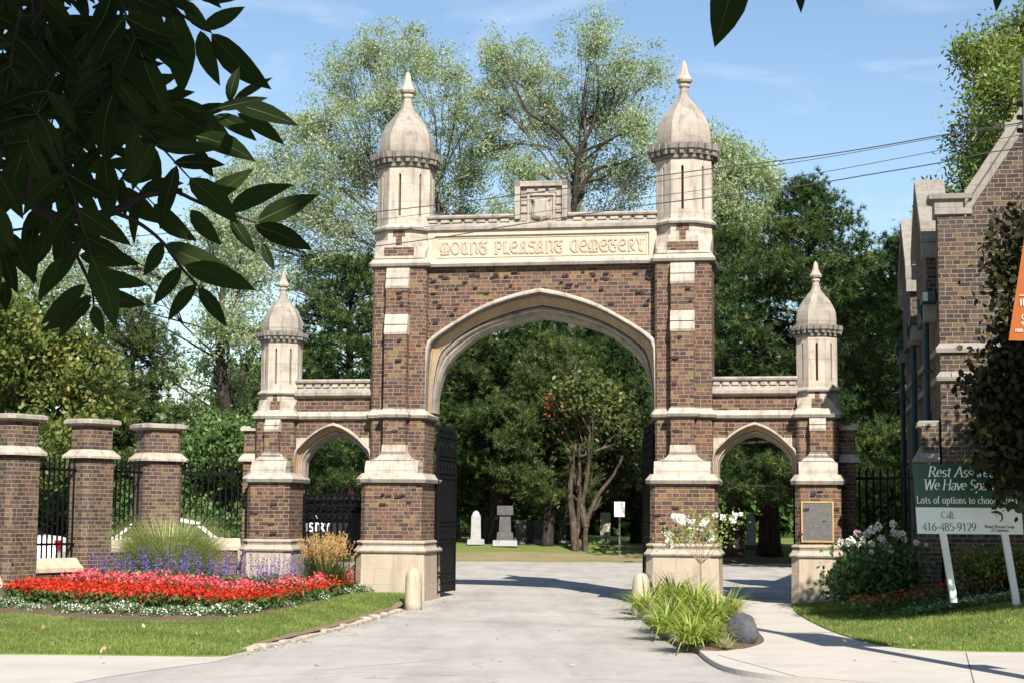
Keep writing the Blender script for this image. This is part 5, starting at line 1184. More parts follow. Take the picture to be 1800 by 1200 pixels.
def pine(name, label, base, h, rmax, seed, mat, z0=.12, group=None, n_need=12, nl=.30, dens=1.0, tr=.28, lean=(0, 0), shape=.75, front=None, tuft=.9, skip=None, whorl=.44):
    rng = np.random.default_rng(seed); root = empty(name, base, 0, label, 'tree', group); m = MB()
    ax = lambda z: Vector((lean[0] * z / h, lean[1] * z / h, z))
    m.tube([ax(-.2), ax(.3), ax(h * .3), ax(h * .6), ax(h * .96)], [tr * 1.3, tr * 1.05, tr * .85, tr * .5, .03], 9)
    C, Dv = [], []
    z = h * z0
    while z < h * .985:
        t = (z / h - z0) / (1 - z0); R_ = rmax * ((1 - t) ** shape) * (.62 + .38 * min(1, t * 5 + .3)) + .25
        nb = int(rng.integers(4, 7)); a0 = rng.uniform(0, 6.28)
        for i in range(nb):
            a = a0 + 6.283 * i / nb + rng.normal(0, .25); Lb = R_ * rng.uniform(.62, 1.12); up = rng.uniform(.02, .28) + t * .35
            if skip is not None and skip(a, z): continue
            d = np.array([math.cos(a), math.sin(a), 0]); ns = max(3, int(Lb * 3.0 * dens)); side = np.array([-d[1], d[0], 0])
            q = rng.uniform(.2, 1.0, ns) ** .75; sp = rng.normal(0, 1, ns) * (.10 + .26 * q) * min(1.2, .3 + Lb * .3); zc = z + (up * Lb) * q ** 1.6 - .22 * Lb * q * (1 - t) * .6
            E = np.array(ax(z))[None] * [1, 1, 0] + d[None] * (Lb * q)[:, None] + side[None] * sp[:, None]; E[:, 2] = zc + rng.normal(0, .10, ns)
            kq = 8; off = rng.normal(0, 1, (ns * kq, 3)) * [.17, .17, .12] * 1.0; C.append(np.repeat(E, kq, 0) + off)
            Dv.append(unit(off) * .9 + d[None] * .3 + np.array([0, 0, .75])[None] + rng.normal(0, .25, (ns * kq, 3)))
            tip = Vector(d * Lb * .93) + Vector(ax(z)) * 1; tip = Vector((ax(z).x + d[0] * Lb * .92, ax(z).y + d[1] * Lb * .92, z + up * Lb * .85 - .22 * Lb * (1 - t) * .55))
            limb(m, ax(z), tip, max(.02, tr * .24 * (1 - t * .7)), .012, rng, .06, 4, 5)
        z += whorl * rng.uniform(.7, 1.3) * (1 - .35 * t)
    n = int(22 * dens); P = np.array(ax(h * .965))[None] + rng.normal(0, 1, (n, 3)) * [.16, .16, .3]; C.append(P); Dv.append(np.tile([[0, 0, 1.0]], (n, 1)))
    m.build('trunk', M_BARKD, root, smooth=True)
    C = np.concatenate(C); Dv = unit(np.concatenate(Dv))
    V, r = needles(C, Dv, nl * rng.uniform(.75, 1.25, (len(C), 1)), .027, n_need, rng, tuft)
    soup('crown', V, mat, root, rnd=np.clip(r * .8 + rng.random(len(r)) * .25, 0, 1)); return root

def lobe(px, py, r, Y, dy=0.0, ry=None, asp=1.0):
    p = at(px, py, Y + dy); k = (Y + dy) / FPX; return (p.x, p.y, p.z, r * k, (ry or r) * k, r * k * asp)
# tall pale-leaved trees behind the gateway
rl = np.random.default_rng(4)
def lobes(lst, Y): return [lobe(x, y, r, Y, rl.uniform(-3, 3)) for x, y, r in lst]
gz = lambda x, Y: Vector((at(x, 900, Y).x, Y, .4))
E1 = lobes([(600, 130, 60), (655, 90, 55), (735, 95, 62), (800, 130, 45), (575, 215, 65), (690, 190, 80), (800, 210, 55), (545, 290, 60), (630, 290, 80), (750, 290, 70), (830, 300, 50), (510, 360, 70), (590, 390, 75), (690, 400, 70), (800, 380, 60), (440, 345, 50), (460, 420, 60), (545, 470, 60), (620, 480, 50), (525, 225, 50), (490, 290, 52), (440, 300, 40), (430, 400, 55), (400, 450, 50), (850, 160, 40), (700, 110, 50)], 76)
leafy('tall_tree', 'tall airy pale green tree behind the left main turret', gz(800, 76), at(770, 560, 76), E1, 11, M_ELM, M_BARKG, 1350, 58, .25, .155, .064, .26, 'tall pale trees behind the gateway', .5, .013, .055, .8, .12)
E2 = lobes([(880, 95, 50), (930, 130, 60), (1040, 75, 55), (1090, 110, 55), (1140, 130, 42), (870, 180, 60), (960, 200, 70), (1060, 190, 75), (1120, 220, 55), (860, 260, 55), (920, 300, 65), (1020, 300, 60), (1100, 300, 60), (1150, 270, 45), (980, 380, 60), (1080, 390, 60), (880, 380, 50)], 72)
t2 = leafy('tall_tree', 'tall airy pale green tree between the two main turrets', gz(1000, 72), at(1008, 400, 72), E2, 12, M_ELM, M_BARKG, 980, 58, .24, .15, .06, .20, 'tall pale trees behind the gateway', .5, .013, .055, .8, .12)
m = MB(); rr = np.random.default_rng(3); B2 = Vector(t2.location)
for P, r0 in (([(1005, 420), (1012, 330), (1018, 270), (1040, 225), (1052, 170), (1048, 110)], .15), ([(1016, 275), (975, 225), (930, 200), (905, 150)], .08), ([(1020, 268), (1075, 245), (1110, 215), (1130, 170)], .07), ([(1010, 350), (1045, 300), (1085, 290), (1130, 270)], .11), ([(1008, 380), (960, 310), (915, 290)], .12)):
    Q = [at(x, y, 71.2) - B2 for x, y in P]; Q = curve(Q, 4); m.tube(Q, list(np.linspace(r0, .03, len(Q))), 7, caps=False)
m.build('branches', M_BARKD, t2, smooth=True)
E3 = lobes([(1255, 265, 50), (1300, 290, 55), (1345, 315, 40), (1270, 350, 60), (1335, 380, 45), (1230, 420, 60), (1300, 430, 50), (1220, 330, 45), (1240, 520, 50)], 74)
leafy('tall_tree', 'pale green tree showing right of the right main turret', gz(1240, 74), at(1250, 560, 74), E3, 13, M_ELM, M_BARKG, 540, 58, .26, .19, .08, .34, 'tall pale trees behind the gateway', .5, .013, .05, .8, .12)
E4 = lobes([(400, 320, 45), (370, 400, 55), (440, 480, 60), (330, 480, 50), (395, 560, 62), (450, 590, 50), (370, 640, 36), (300, 655, 30), (325, 720, 34), (420, 670, 50), (250, 480, 40), (180, 440, 55), (90, 470, 60), (20, 490, 60), (130, 520, 45)], 66)
leafy('tall_tree', 'loose pale green tree with sky gaps behind the left end turret', gz(410, 66), at(400, 740, 66), E4, 14, M_ELM, M_BARKD, 620, 40, .26, .18, .08, .34, 'tall pale trees behind the gateway', .4, .013, .05, .8, .12)
# right: street tree behind the house
E5 = lobes([(1745, 105, 58), (1795, 75, 52), (1845, 60, 60), (1715, 95, 34), (1760, 180, 62), (1830, 170, 70), (1715, 250, 45), (1765, 270, 55), (1735, 320, 42), (1690, 325, 22), (1650, 355, 30), (1640, 385, 26), (1850, 270, 60)], 46)
leafy('leafy_tree', 'bright green tree with narrow leaves rising behind the brick house', gz(1790, 46), at(1800, 380, 46), E5, 15, M_ASHF, M_BARKD, 560, 40, .25, .17, .062, .3, None, .2, .018, .12, .9)
# left: broad leaved tree and bushes behind the boundary wall
E6 = lobes([(-20, 560, 75), (60, 575, 65), (130, 600, 45), (20, 640, 70), (90, 650, 55), (130, 680, 40), (100, 725, 50), (20, 720, 60), (-60, 660, 70), (150, 770, 40), (60, 790, 60), (185, 640, 26), (175, 700, 24)], 47)
leafy('leafy_tree', 'yellowish broad leaved tree overhanging the left boundary wall piers', gz(40, 47), at(50, 790, 47), E6, 16, M_BROAD, M_BARK, 520, 50, .26, .155, .095, .22, None, .3, .02, .09, .7)
E7 = lobes([(400, 765, 36), (330, 810, 45), (400, 790, 60), (450, 760, 40), (330, 850, 55), (400, 860, 60), (450, 860, 40), (360, 930, 45), (440, 930, 40)], 50)
leafy('leafy_tree', 'fresh green bushy tree behind the railings left of the gateway', gz(395, 50), at(395, 860, 50), E7, 17, M_GREENL, M_BARKD, 560, 40, .22, .14, .085, .16, None, .2, .016, .07, .9)
E7b = lobes([(60, 860, 60), (130, 850, 60), (200, 860, 60), (260, 850, 60), (20, 920, 60), (110, 930, 60), (200, 930, 60), (280, 920, 55)], 53)
leafy('shrub', 'dark green shrubs seen between the bars behind the cars', gz(150, 53), at(150, 950, 53), E7b, 18, M_GREENL, M_BARK, 560, 40, .3, .18, .11, .12, None, .2, .016, .05, .9, cat='shrub')
# pines
def P_(x, Y): return Vector((at(x, 900, Y).x, Y, .42))
def hz(y, Y, x=900): return at(x, y, Y).z - .42
GP = 'pines in the cemetery'
pine('pine_tree', 'broad dark pine rising behind the right end turret', P_(1425, 54), hz(316, 54, 1410), 5.8, 21, M_PINE, .17, GP, 17, .21, 1.35, .36, shape=.92)
pine('pine_tree', 'dark pine half hidden by the left wall of the brick house', P_(1585, 57), hz(415, 57, 1580), 5.0, 22, M_PINE, .10, GP, 17, .21, 1.20, .3, shape=.85)
pine('pine_tree', 'lower dark pine between the right wing and right main turret', P_(1290, 58), hz(400, 58, 1300), 3.6, 23, M_PINE, .2, GP, 17, .21, 1.30, .3, shape=.55)
pine('pine_tree', 'dark pine between the left end turret and left main tower', P_(610, 57), hz(455, 57, 620), 3.4, 24, M_PINE, .12, GP, 17, .21, 1.35, .3, shape=.5)
pine('pine_tree', 'dark pine behind the left end turret of the gateway', P_(520, 62), hz(600, 62, 520), 3.0, 25, M_PINE, .08, GP, 17, .21, 1.20, .26, shape=.5)
pine('pine_tree', 'rounded dark pine above the third pier of the boundary wall', P_(225, 54), hz(545, 54, 215), 2.5, 26, M_PINEC, .10, GP, 17, .21, 1.40, .26, shape=.5)
pine('pine_tree', 'old pine whose thick dark trunk stands behind the pedestal monument', P_(880, 66), hz(520, 66, 880), 4.2, 28, M_PINE, .30, GP, 17, .21, 1.35, .50, shape=.42)
pine('pine_tree', 'warm green pine with a bare leaning trunk in the middle of the arch', P_(962, 62.5), hz(610, 62.5, 960), 2.6, 29, M_PINEC, .26, GP, 17, .21, 1.40, .22, lean=(.5, .3), shape=.42)
pine('pine_tree', 'dark pine at the right side of the wide arch opening', P_(1120, 70), hz(560, 70, 1110), 3.8, 30, M_PINE, .10, GP, 17, .21, 1.30, .3, shape=.42)
pine('pine_tree', 'dark pine at the left side of the wide arch opening', P_(790, 69), hz(570, 69, 790), 3.8, 31, M_PINE, .13, GP, 17, .21, 1.30, .3, shape=.42)
pine('pine_tree', 'pine with a massive dark trunk seen through the right small arch', P_(1352, 60.5), hz(640, 60.5, 1352), 3.8, 32, M_PINE, .34, GP, 17, .21, 1.20, .40, shape=.45)
pine('pine_tree', 'far dark pine closing the view in the middle of the arch', P_(1010, 80), hz(570, 80, 1010), 5.0, 33, M_PINE, .12, GP, 12, .26, 1.0, .3, shape=.4)
pine('pine_tree', 'far dark pine behind the pedestal monument and slim headstone', P_(850, 82), hz(640, 82, 850), 5.0, 34, M_PINE, .06, GP, 12, .26, 1.0, .3, shape=.4)
# deciduous tree with a forked trunk in the arch
E8 = lobes([(1010, 730, 45), (1060, 720, 50), (1100, 760, 45), (1040, 780, 50), (985, 790, 36), (1090, 810, 40), (1020, 690, 32), (1115, 770, 34), (950, 820, 34), (1060, 845, 30)], 63)
t8 = leafy('forked_tree', 'yellow green tree with a thick forked grey trunk inside the wide arch', Vector((at(1018, 900, 61.3).x, 61.3, .42)), at(1016, 930, 61.3), E8, 41, M_OLIVE, M_BARK, 460, 40, .28, .18, .11, .13, None, .2, .02, .1, .8)
m = MB(); B8 = Vector(t8.location)
for P, r0, r1 in (([(1012, 990), (1008, 920), (1002, 865), (1010, 800), (1014, 730), (1010, 660), (1016, 625)], .155, .016), ([(1030, 990), (1030, 925), (1050, 872), (1078, 835), (1095, 800)], .115, .04), ([(1012, 790), (985, 740), (965, 715), (940, 690)], .09, .015), ([(1012, 700), (1040, 660), (1060, 655)], .035, .008), ([(1011, 680), (985, 650), (970, 652)], .035, .008), ([(1010, 660), (1030, 628)], .03, .008), ([(1012, 720), (980, 690), (950, 684)], .03, .008), ([(985, 740), (960, 735), (935, 742)], .03, .006), ([(1030, 925), (1010, 830), (1000, 800)], .14, .05)):
    Q = curve([at(x, y, 61.1) - B8 for x, y in P], 4); m.tube(Q, list(np.linspace(r0, r1, len(Q))), 8, caps=False)
m.build('branches', M_BARK, t8, smooth=True)
rr = np.random.default_rng(77); C = np.array([at(rr.uniform(955, 1000), rr.normal(712, 13), 60.4) - B8 for _ in range(60)])
soup('autumn_sprig', rhombi(C, .14, .08, rr), leaf_mat('red_leaves', [(0, (.2, .03, .015)), (1, (.36, .09, .03))], .3), t8)
# bare dead branch at the left of the arch
m = MB(); rr = np.random.default_rng(9); db = Vector(at(800, 690, 55)); 
def twigs(a, d, L, r, k):
    b = a + d * L; pts = [a, a + d * L * .5 + Vector(rr.normal(0, .07, 3)) * L, b]; m.tube(pts, [r, r * .8, r * .55], 4, caps=False)
    if k:
        for _ in range(3):
            e = (d + Vector(rr.normal(0, .75, 3))).normalized(); twigs(a + (b - a) * rr.uniform(.4, 1), e, L * rr.uniform(.5, .8), r * .6, k - 1)
dp = kids(next(o for o in S.collection.objects if o.get('label', '').startswith('dark pine at the left side')))
o31 = next(o for o in S.collection.objects if o.get('label', '').startswith('dark pine at the left side'))
lb = Vector(at(775, 700, 66)) - Vector(o31.location)
twigs(lb, Vector((.55, -.3, .65)).normalized(), 1.0, .03, 4); twigs(lb + Vector((.2, 0, -.3)), Vector((.8, -.2, -.1)).normalized(), .8, .022, 3)
m.build('dead_branch', M_BARKG, o31)
# shrubs by the headstones and behind the right fence
def shrub(name, label, px, py0, py1, w, Y, mat, n, L, Wd, seed, z=None, cat='shrub', group=None):
    p = at(px, py1, Y); p.z = (z if z is not None else p.z); c = at(px, (py0 + py1) / 2, Y); k = Y / FPX; h = (py1 - py0) * k
    rng = np.random.default_rng(seed); root = empty(name, p, 0, label, cat, group)
    C = rng.normal(0, .42, (int(n / 22), 3)) * [w * k * .5, w * k * .4, h * .3]; C[:, 2] = np.abs(C[:, 2] + h * .5); 
    P = np.repeat(C, 22, 0) + rng.normal(0, .09 * max(h, .6), (len(C) * 22, 3)); P[:, 2] = np.maximum(P[:, 2], .02)
    m = MB()
    for q in C[:40]: limb(m, (q[0] * .2, q[1] * .2, 0), q, .02, .006, rng, .1, 4, 4)
    m.build('stems', M_BARKD, root); soup('foliage', rhombi(P, L * rng.uniform(.7, 1.3, len(P)), Wd * rng.uniform(.7, 1.3, len(P)), rng), mat, root, rnd=rng.random(len(P)))
    return root
shrub('shrub', 'round dark green shrub behind the small tan sign', 1055, 948, 976, 60, 64, M_GREENL, 2600, .16, .10, 51)
shrub('shrub', 'small pale shrub at the foot of the plain white sign', 1095, 955, 976, 34, 62.5, M_BROAD, 900, .16, .10, 52)
shrub('shrub', 'narrow yellow green conifer shrub right of the bare pine trunk', 975, 930, 972, 12, 64, M_BROAD, 700, .14, .08, 53)
shrub('shrub', 'green bush left of the pale stone under the right small arch', 1275, 900, 976, 60, 66, M_GREENL, 3600, .18, .11, 54)
shrub('shrub', 'sunlit yellow green bush behind the fence by the brick house', 1560, 815, 985, 120, 42, M_BROAD, 6500, .17, .11, 55)
# dense wood far behind everything
rng = np.random.default_rng(60); N = 80000
P = np.stack([rng.uniform(-42, 44, N), rng.uniform(88, 100, N), rng.uniform(.2, 11.5, N) ** 1.0], 1)
P[:, 2] *= np.where(P[:, 0] < -9, .92, 1.45) * (.72 + .28 * np.sin(P[:, 0] * .55) * np.sin(P[:, 0] * .21 + 1))
tag(soup('distant_wood', rhombi(P, .7 * rng.uniform(.6, 1.3, N), .42, rng), M_GREENL, rnd=rng.random(N) * .7), 'dark green wood closing the view behind the cemetery trees', 'wood', kind='stuff')
# bronze leaved tree near the pole
rng = np.random.default_rng(62)
E9 = [lobe(x, y, r, 23.3, d) for x, y, r, d in ((1800, 400, 40, 0), (1830, 460, 70, 0), (1775, 470, 34, -.1), (1790, 560, 44, 0), (1760, 610, 32, .1), (1742, 660, 36, 0), (1800, 660, 60, 0), (1745, 725, 40, -.1), (1725, 690, 22, .1), (1790, 750, 50, 0), (1745, 785, 30, 0), (1795, 830, 46, .1), (1757, 828, 22, -.1), (1870, 700, 80, 0), (1840, 800, 50, 0), (1900, 560, 100, 0), (1980, 640, 120, -.5), (1950, 470, 90, 0), (2080, 560, 140, -1), (2060, 700, 130, -1.5), (2210, 480, 170, -2.5), (2210, 650, 150, -3), (2320, 400, 170, -3), (2360, 600, 170, -3.5), (1950, 430, 100, -3.3), (2060, 430, 130, -3.4), (2000, 310, 110, -3.6), (1950, 520, 80, -2.6), (2100, 300, 130, -3.4))]
leafy('bronze_leaved_tree', 'dark bronze leaved tree hanging over the green sign at the right edge', Vector((9.6, 22.4, .3)), Vector((9.6, 22.4, 2.0)), E9, 63, M_COPPER, M_BARKD, 3200, 24, .16, .115, .085, .16, None, .15, .010, .06, .9)

# ------------------------------------------------------------------ flower beds
def bedz(x, y): return float(h_bed(np.array([[x, y]]))[0])
bf = [(p.x, p.y) for p in bed_front]
def strip(px0, px1, d0, d1, n, seed, ends=.4):
    """random points between two distances behind the front of the bed"""
    rng = np.random.default_rng(seed); A = np.array(bf); out = []
    x0, x1 = at(px0, 1060, 27).x, at(px1, 1060, 30).x
    while len(out) < n:
        x = rng.uniform(x0, x1); y = np.interp(x, A[:, 0], A[:, 1]) + rng.uniform(d0, d1) * (1 - ends * max(0, (abs((x - x0) / (x1 - x0) * 2 - 1) - .7) / .3) * .5); out.append((x, y))
    return np.array(out)
def carpet(name, label, cat, pts, h, mf, ml, nf, nl, fs, seed, group=None):
    rng = np.random.default_rng(seed); V, MI, RN = [], [], []
    z = h_bed(pts)
    n = len(pts); base = np.stack([pts[:, 0], pts[:, 1], z], 1)
    C = np.repeat(base, nl, 0) + rng.normal(0, .09, (n * nl, 3)); C[:, 2] = np.repeat(z, nl) + rng.uniform(.02, h * .95, n * nl)
    V.append(rhombi(C, .075 * rng.uniform(.7, 1.3, len(C)), .05, rng)); MI.append(np.ones(len(C), int)); RN.append(rng.random(len(C)) * .8)
    C = np.repeat(base, nf, 0) + rng.normal(0, .09, (n * nf, 3)); C[:, 2] = np.repeat(z + h * rng.uniform(.8, 1.15, n), nf) + rng.normal(0, h * .14, n * nf)
    V.append(rhombi(C, fs * rng.uniform(.7, 1.3, len(C)), fs * .85, rng)); MI.append(np.zeros(len(C), int)); RN.append(rng.random(len(C)))
    return tag(soup(name, np.concatenate(V), [mf, ml], mi=np.concatenate(MI), rnd=np.concatenate(RN)), label, cat, group, 'stuff')
carpet('red_bedding_flowers', 'band of scarlet red bedding flowers in the left flower bed', 'flowers', strip(22, 590, 1.3, 2.6, 820, 1), .24, M_REDF, M_GREENL, 12, 11, .045, 71)
carpet('pink_bedding_flowers', 'band of bright pink bedding flowers behind the red ones', 'flowers', strip(112, 598, 2.4, 3.1, 240, 2), .34, M_PINKF, M_GREENL, 13, 11, .05, 72)
# a few pink plants set right of the red band
def salvia(pts, seed):
    rng = np.random.default_rng(seed); z = h_bed(pts); V, MI = [], []
    for (x, y), zz in zip(pts, z):
        h = rng.uniform(.5, .88); l = rng.normal(0, .06, 2); n = 17; t = np.linspace(.5, 1, n)
        C = np.stack([x + l[0] * t, y + l[1] * t, zz + h * t], 1) + rng.normal(0, .009, (n, 3)); w = .032 * (1.15 - t)[:, None]
        V.append(rhombi(C, .04, .017, rng)); MI += [0] * n
        C = np.stack([x + rng.normal(0, .07, 16), y + rng.normal(0, .07, 16), zz + rng.uniform(.03, .40, 16)], 1); V.append(rhombi(C, .11, .035, rng, np.tile([[0, 0, .6]], (16, 1)))); MI += [1] * 16
    return tag(soup('salvia_spikes', np.concatenate(V), [M_PURP, M_GREENL], mi=MI), 'hazy row of violet flower spikes at the back of the bed', 'flowers', None, 'stuff')
salvia(np.concatenate([strip(140, 528, 3.3, 5.0, 230, 3), strip(400, 528, 4.2, 5.6, 40, 4)]), 73)
def alyssum(seed, r, mats):
    rng = np.random.default_rng(seed); N = 520; d = unit(rng.normal(size=(N, 3))); d[:, 2] = np.abs(d[:, 2]); q = rng.uniform(.75, 1.05, (N, 1)); C = d * q * [r, r * .8, r * .62]
    k = rng.random(N) < (.40 * (.35 + .65 * d[:, 2])); V = rhombi(C, np.where(k, .032, .06), np.where(k, .028, .022), rng); return V, np.where(k, 0, 1)
protos = []
for i, (x, dd, r) in enumerate([(-6.05 + .0, .32, .30), (15, .3, .26), (48, .35, .27), (150, .45, .27), (186, .4, .28), (225, .38, .26), (262, .45, .24), (292, .35, .27), (330, .3, .26), (362, .42, .28), (392, .38, .26), (430, .34, .26), (462, .4, .27), (498, .36, .25), (530, .35, .25), (556, .33, .24), (580, .3, .22), (596, .28, .2), (75, .28, .22), (100, .24, .2)]):
    if i == 0: continue
    X = at(x, 1070, 27).x; Y_ = float(np.interp(X, [b[0] for b in bf], [b[1] for b in bf])) + dd * 1.4 + .35
    if len(protos) < 4:
        V, mi = alyssum(80 + i, .27, 0); o = soup('alyssum_clump', V, [M_WHITEF, M_GREENL], mi=mi); protos.append(o)
    else:
        o = protos[i % 4].copy(); S.collection.objects.link(o)
    o.location = (X, Y_, bedz(X, Y_) - .02); s = r / .27; o.scale = (s * 1.0 * (1 + .18 * math.sin(i * 2.3)), s * .95, s * (1 + .2 * math.sin(i * 1.3))); o.rotation_euler = (0, 0, i * 1.7)
    tag(o, 'low clump of tiny white flowers along the front edge of the flower bed', 'flower clump', 'white flower clumps edging the bed')
# ornamental grasses
def tuft(name, label, loc, n, L, w, seed, mat, lean=.28, droop=1.3, rad_=.12, segs=6, cat='ornamental grass', group=None, part='blades', solo=True):
    rng = np.random.default_rng(seed); a = rng.uniform(0, 2 * PI, n); d = np.stack([np.cos(a), np.sin(a)], 1); b = np.stack([d[:, 0] * rng.uniform(0, rad_, n), d[:, 1] * rng.uniform(0, rad_, n), 0 * a], 1)
    V, r = blades(b, d, L * rng.uniform(.55, 1.1, n), w, segs, droop * rng.uniform(.5, 1.3, n), rng, np.abs(rng.normal(lean, lean * .6, n)))
    if solo:
        o = soup(name, V, mat, rnd=r); o.location = loc; return tag(o, label, cat, group)
    root = empty(name, loc, 0, label, cat, group); soup(part, V, mat, root, rnd=r); return root
def bp_(px, Y_): X = at(px, 1000, Y_).x; return Vector((X, Y_, bedz(X, Y_)))
ms = tuft('striped_grass', 'large arching pale striped grass clump before the boundary wall', bp_(298, 30.0), 7500, 1.42, .014, 91, M_MISC, .26, .95, .52, 6)
rg_ = tuft('feather_grass', 'upright grass clump with tan plumes before the left foot gate', bp_(570, 31.3), 1300, .95, .012, 92, M_GREENL, .26, .9, .24, 6, solo=False)
rng = np.random.default_rng(93); n = 170; a = rng.uniform(0, 2 * PI, n); d = np.stack([np.cos(a), np.sin(a)], 1)
b = np.stack([d[:, 0] * rng.uniform(0, .14, n), d[:, 1] * rng.uniform(0, .14, n), 0 * a], 1); ln = np.abs(rng.normal(.15, .11, n)); hh = rng.uniform(.85, 1.18, n)
V1, r1 = blades(b, d, hh, .006, 3, .25, rng, ln); tips = np.stack([b[:, 0] + d[:, 0] * hh * np.sin(ln + .1), b[:, 1] + d[:, 1] * hh * np.sin(ln + .1), hh * np.cos(ln + .1)], 1); dr = unit(tips - b)
C = np.repeat(tips, 26, 0) - np.repeat(dr, 26, 0) * rng.uniform(-.02, .30, (n * 26, 1)) + rng.normal(0, .008, (n * 26, 3)); V2 = rhombi(C, .055, .014, rng, np.repeat(dr, 26, 0) * 2)
soup('plumes', np.concatenate([V1, V2]), M_PLUME, rg_, rnd=rng.random(len(V1) + len(V2)))
GL = 'daylily clumps on the island'
for i, (px, py, n, L, lab) in enumerate([(1150, 1062, 150, .72, 'strappy green daylily clump touching the right guard stone'), (1185, 1060, 150, .75, 'strappy green daylily clump before the right pier'), (1222, 1068, 140, .72, 'strappy green daylily clump around the rose stem'), (1185, 1100, 130, .62, 'strappy yellow green daylily clump left of the island middle'), (1225, 1105, 150, .66, 'strappy yellow green daylily clump in the island middle'), (1258, 1096, 160, .66, 'tall leaved daylily clump on the right rim of the island'), (1215, 1130, 120, .56, 'low daylily clump at the island kerb'), (1244, 1126, 120, .44, 'yellow green daylily clump left of the boulder'), (1136, 1076, 110, .66, 'daylily clump spilling over the island kerb beside the right guard stone'), (1280, 1082, 110, .6, 'daylily clump with tall stray leaves on the walk side of the island'), (1168, 1110, 110, .58, 'low daylily clump spilling over the kerb on the drive side')]):
    tuft('daylily', lab, gp(px, py, .12), int(n * 1.35), L * 1.12, .030, 100 + i, M_LILY, .42, 1.75, .14, 6, 'daylily', GL)
tuft('pale_grass', 'whitish fine leaved grass clump among the daylilies', gp(1172, 1098, .1), 420, .62, .012, 121, M_VARIEG, .45, 1.9, .1, 6)
tuft('pale_grass', 'small whitish grass tuft at the foot of the boulder', gp(1277, 1137, .1), 90, .24, .009, 122, M_VARIEG, .4, 1.4, .05, 5)
# rose standard with white blooms
rb = gp(1233, 1068, .1); ro = empty('rose_bush', rb, 0, 'thin stemmed white rose bush before the right main pier', 'rose bush'); rng = np.random.default_rng(130); Yr = rb.y
def rp_(px, py, dy=0): return at(px, py, Yr + dy) - rb
m = MB(); m.tube([Vector((0, 0, -.05)), rp_(1233, 1030), rp_(1231, 990)], [.016, .013, .012], 6)
tips = [(1205, 945), (1190, 935), (1228, 930), (1250, 935), (1270, 920), (1215, 910), (1262, 950), (1292, 912), (1178, 945), (1240, 912)]
for (x, y) in tips:
    c = rp_(1231 + (x - 1231) * .35, 972 + rng.uniform(-6, 6), rng.uniform(-.1, .1)); m.tube(curve([rp_(1231, 990), c, rp_(x, y, rng.uniform(-.2, .2))], 3), [.009] * 3 + [.006] * 4, 5, caps=False)
m.build('stems', plain_mat('rose_stem', (.20, .16, .10), .8, .2, .4), ro)
C = np.array([rp_(*np.array(tips[rng.integers(0, len(tips))]) + rng.normal(0, [15, 10]), rng.normal(0, .12)) for _ in range(640)])
soup('leaves', rhombi(C, .055, .034, rng), M_LILY, ro, rnd=rng.random(len(C)) * .8)
for (x, y, r) in [(1197, 912, 10), (1187, 908, 7), (1214, 917, 7), (1240, 915, 7), (1236, 920, 6), (1214, 946, 9), (1176, 952, 7), (1174, 937, 7), (1177, 958, 6), (1248, 935, 6), (1232, 926, 6), (1250, 945, 7), (1271, 909, 6), (1288, 912, 7), (1292, 905, 6), (1302, 903, 4), (1258, 905, 5), (1214, 928, 6)]:
    c = np.array(rp_(x, y, rng.normal(0, .1) - .05)); R_ = r * Yr / FPX; n = 46; d = unit(rng.normal(size=(n, 3))); soup('bloom', rhombi(c + d * R_ * rng.uniform(.35, .95, (n, 1)), R_ * 1.1, R_ * .9, rng), M_WHITEF, ro, rnd=rng.random(n))
# white headed shrub and red bedding on the right
hb = Vector((at(1535, 1000, 27.6).x, 27.6, .42)); hy = empty('hydrangea', hb, 0, 'dark leafy shrub with white flower heads beside the right end pier', 'shrub'); rng = np.random.default_rng(140)
def hp(px, py, dy=0): return np.array(at(px, py, 27.6 + dy) - hb)
C = np.concatenate([np.array([hp(rng.normal(cx, 26), rng.normal(cy, 22), rng.normal(0, .35)) for _ in range(700)]) for cx, cy in ((1515, 1000), (1555, 990), (1590, 1005), (1535, 1025), (1500, 1028), (1570, 1030))]); C = C[C[:, 2] > -.1]
soup('foliage', rhombi(C, .12, .06, rng), M_GREENL, hy, rnd=rng.random(len(C)) * .7)
m = MB()
for _ in range(26): q = C[rng.integers(0, len(C))]; limb(m, (q[0] * .3, q[1] * .3, -.05), q, .012, .005, rng, .1, 4, 4)
m.build('stems', M_BARKD, hy)
for x, y, r in [(1477, 953, 7), (1495, 950, 9), (1488, 955, 6), (1517, 948, 7), (1524, 937, 8), (1532, 931, 8), (1545, 925, 8), (1569, 920, 7), (1550, 945, 7), (1555, 952, 7), (1572, 936, 8), (1583, 938, 8), (1590, 947, 6), (1562, 962, 7), (1566, 967, 6), (1532, 955, 6), (1532, 969, 5), (1610, 953, 6), (1628, 957, 4), (1508, 956, 5)]:
    c = hp(x, y, -.35 + rng.normal(0, .12)); R_ = r * 27.3 / FPX; n = 60; d = unit(rng.normal(size=(n, 3))); soup('flower_head', rhombi(c + d * R_ * rng.uniform(.5, 1, (n, 1)), R_ * .6, R_ * .5, rng), M_WHITEF, hy, rnd=rng.random(n))
c = hp(1507, 937, -.4); d = unit(rng.normal(size=(50, 3))); tag(soup('flower_head', rhombi(c + d * .055, .04, .03, rng), plain_mat('faded_pink', (.55, .33, .32), .8), hy), 'faded pink flower head')
shrub('shrub', 'sunlit yellow green shrub below the right half of the sign', 1770, 935, 1030, 170, 26.3, M_BROAD, 5200, .075, .05, 57, .5)
def rbed(n, seed, px0, px1, y0, y1):
    rng = np.random.default_rng(seed); P = np.array([at(rng.uniform(px0, px1), 1000, rng.uniform(y0, y1)) for _ in range(n)])[:, :2]; return np.stack([P[:, 0], P[:, 1], h_right(P)], 1)
rng = np.random.default_rng(150)
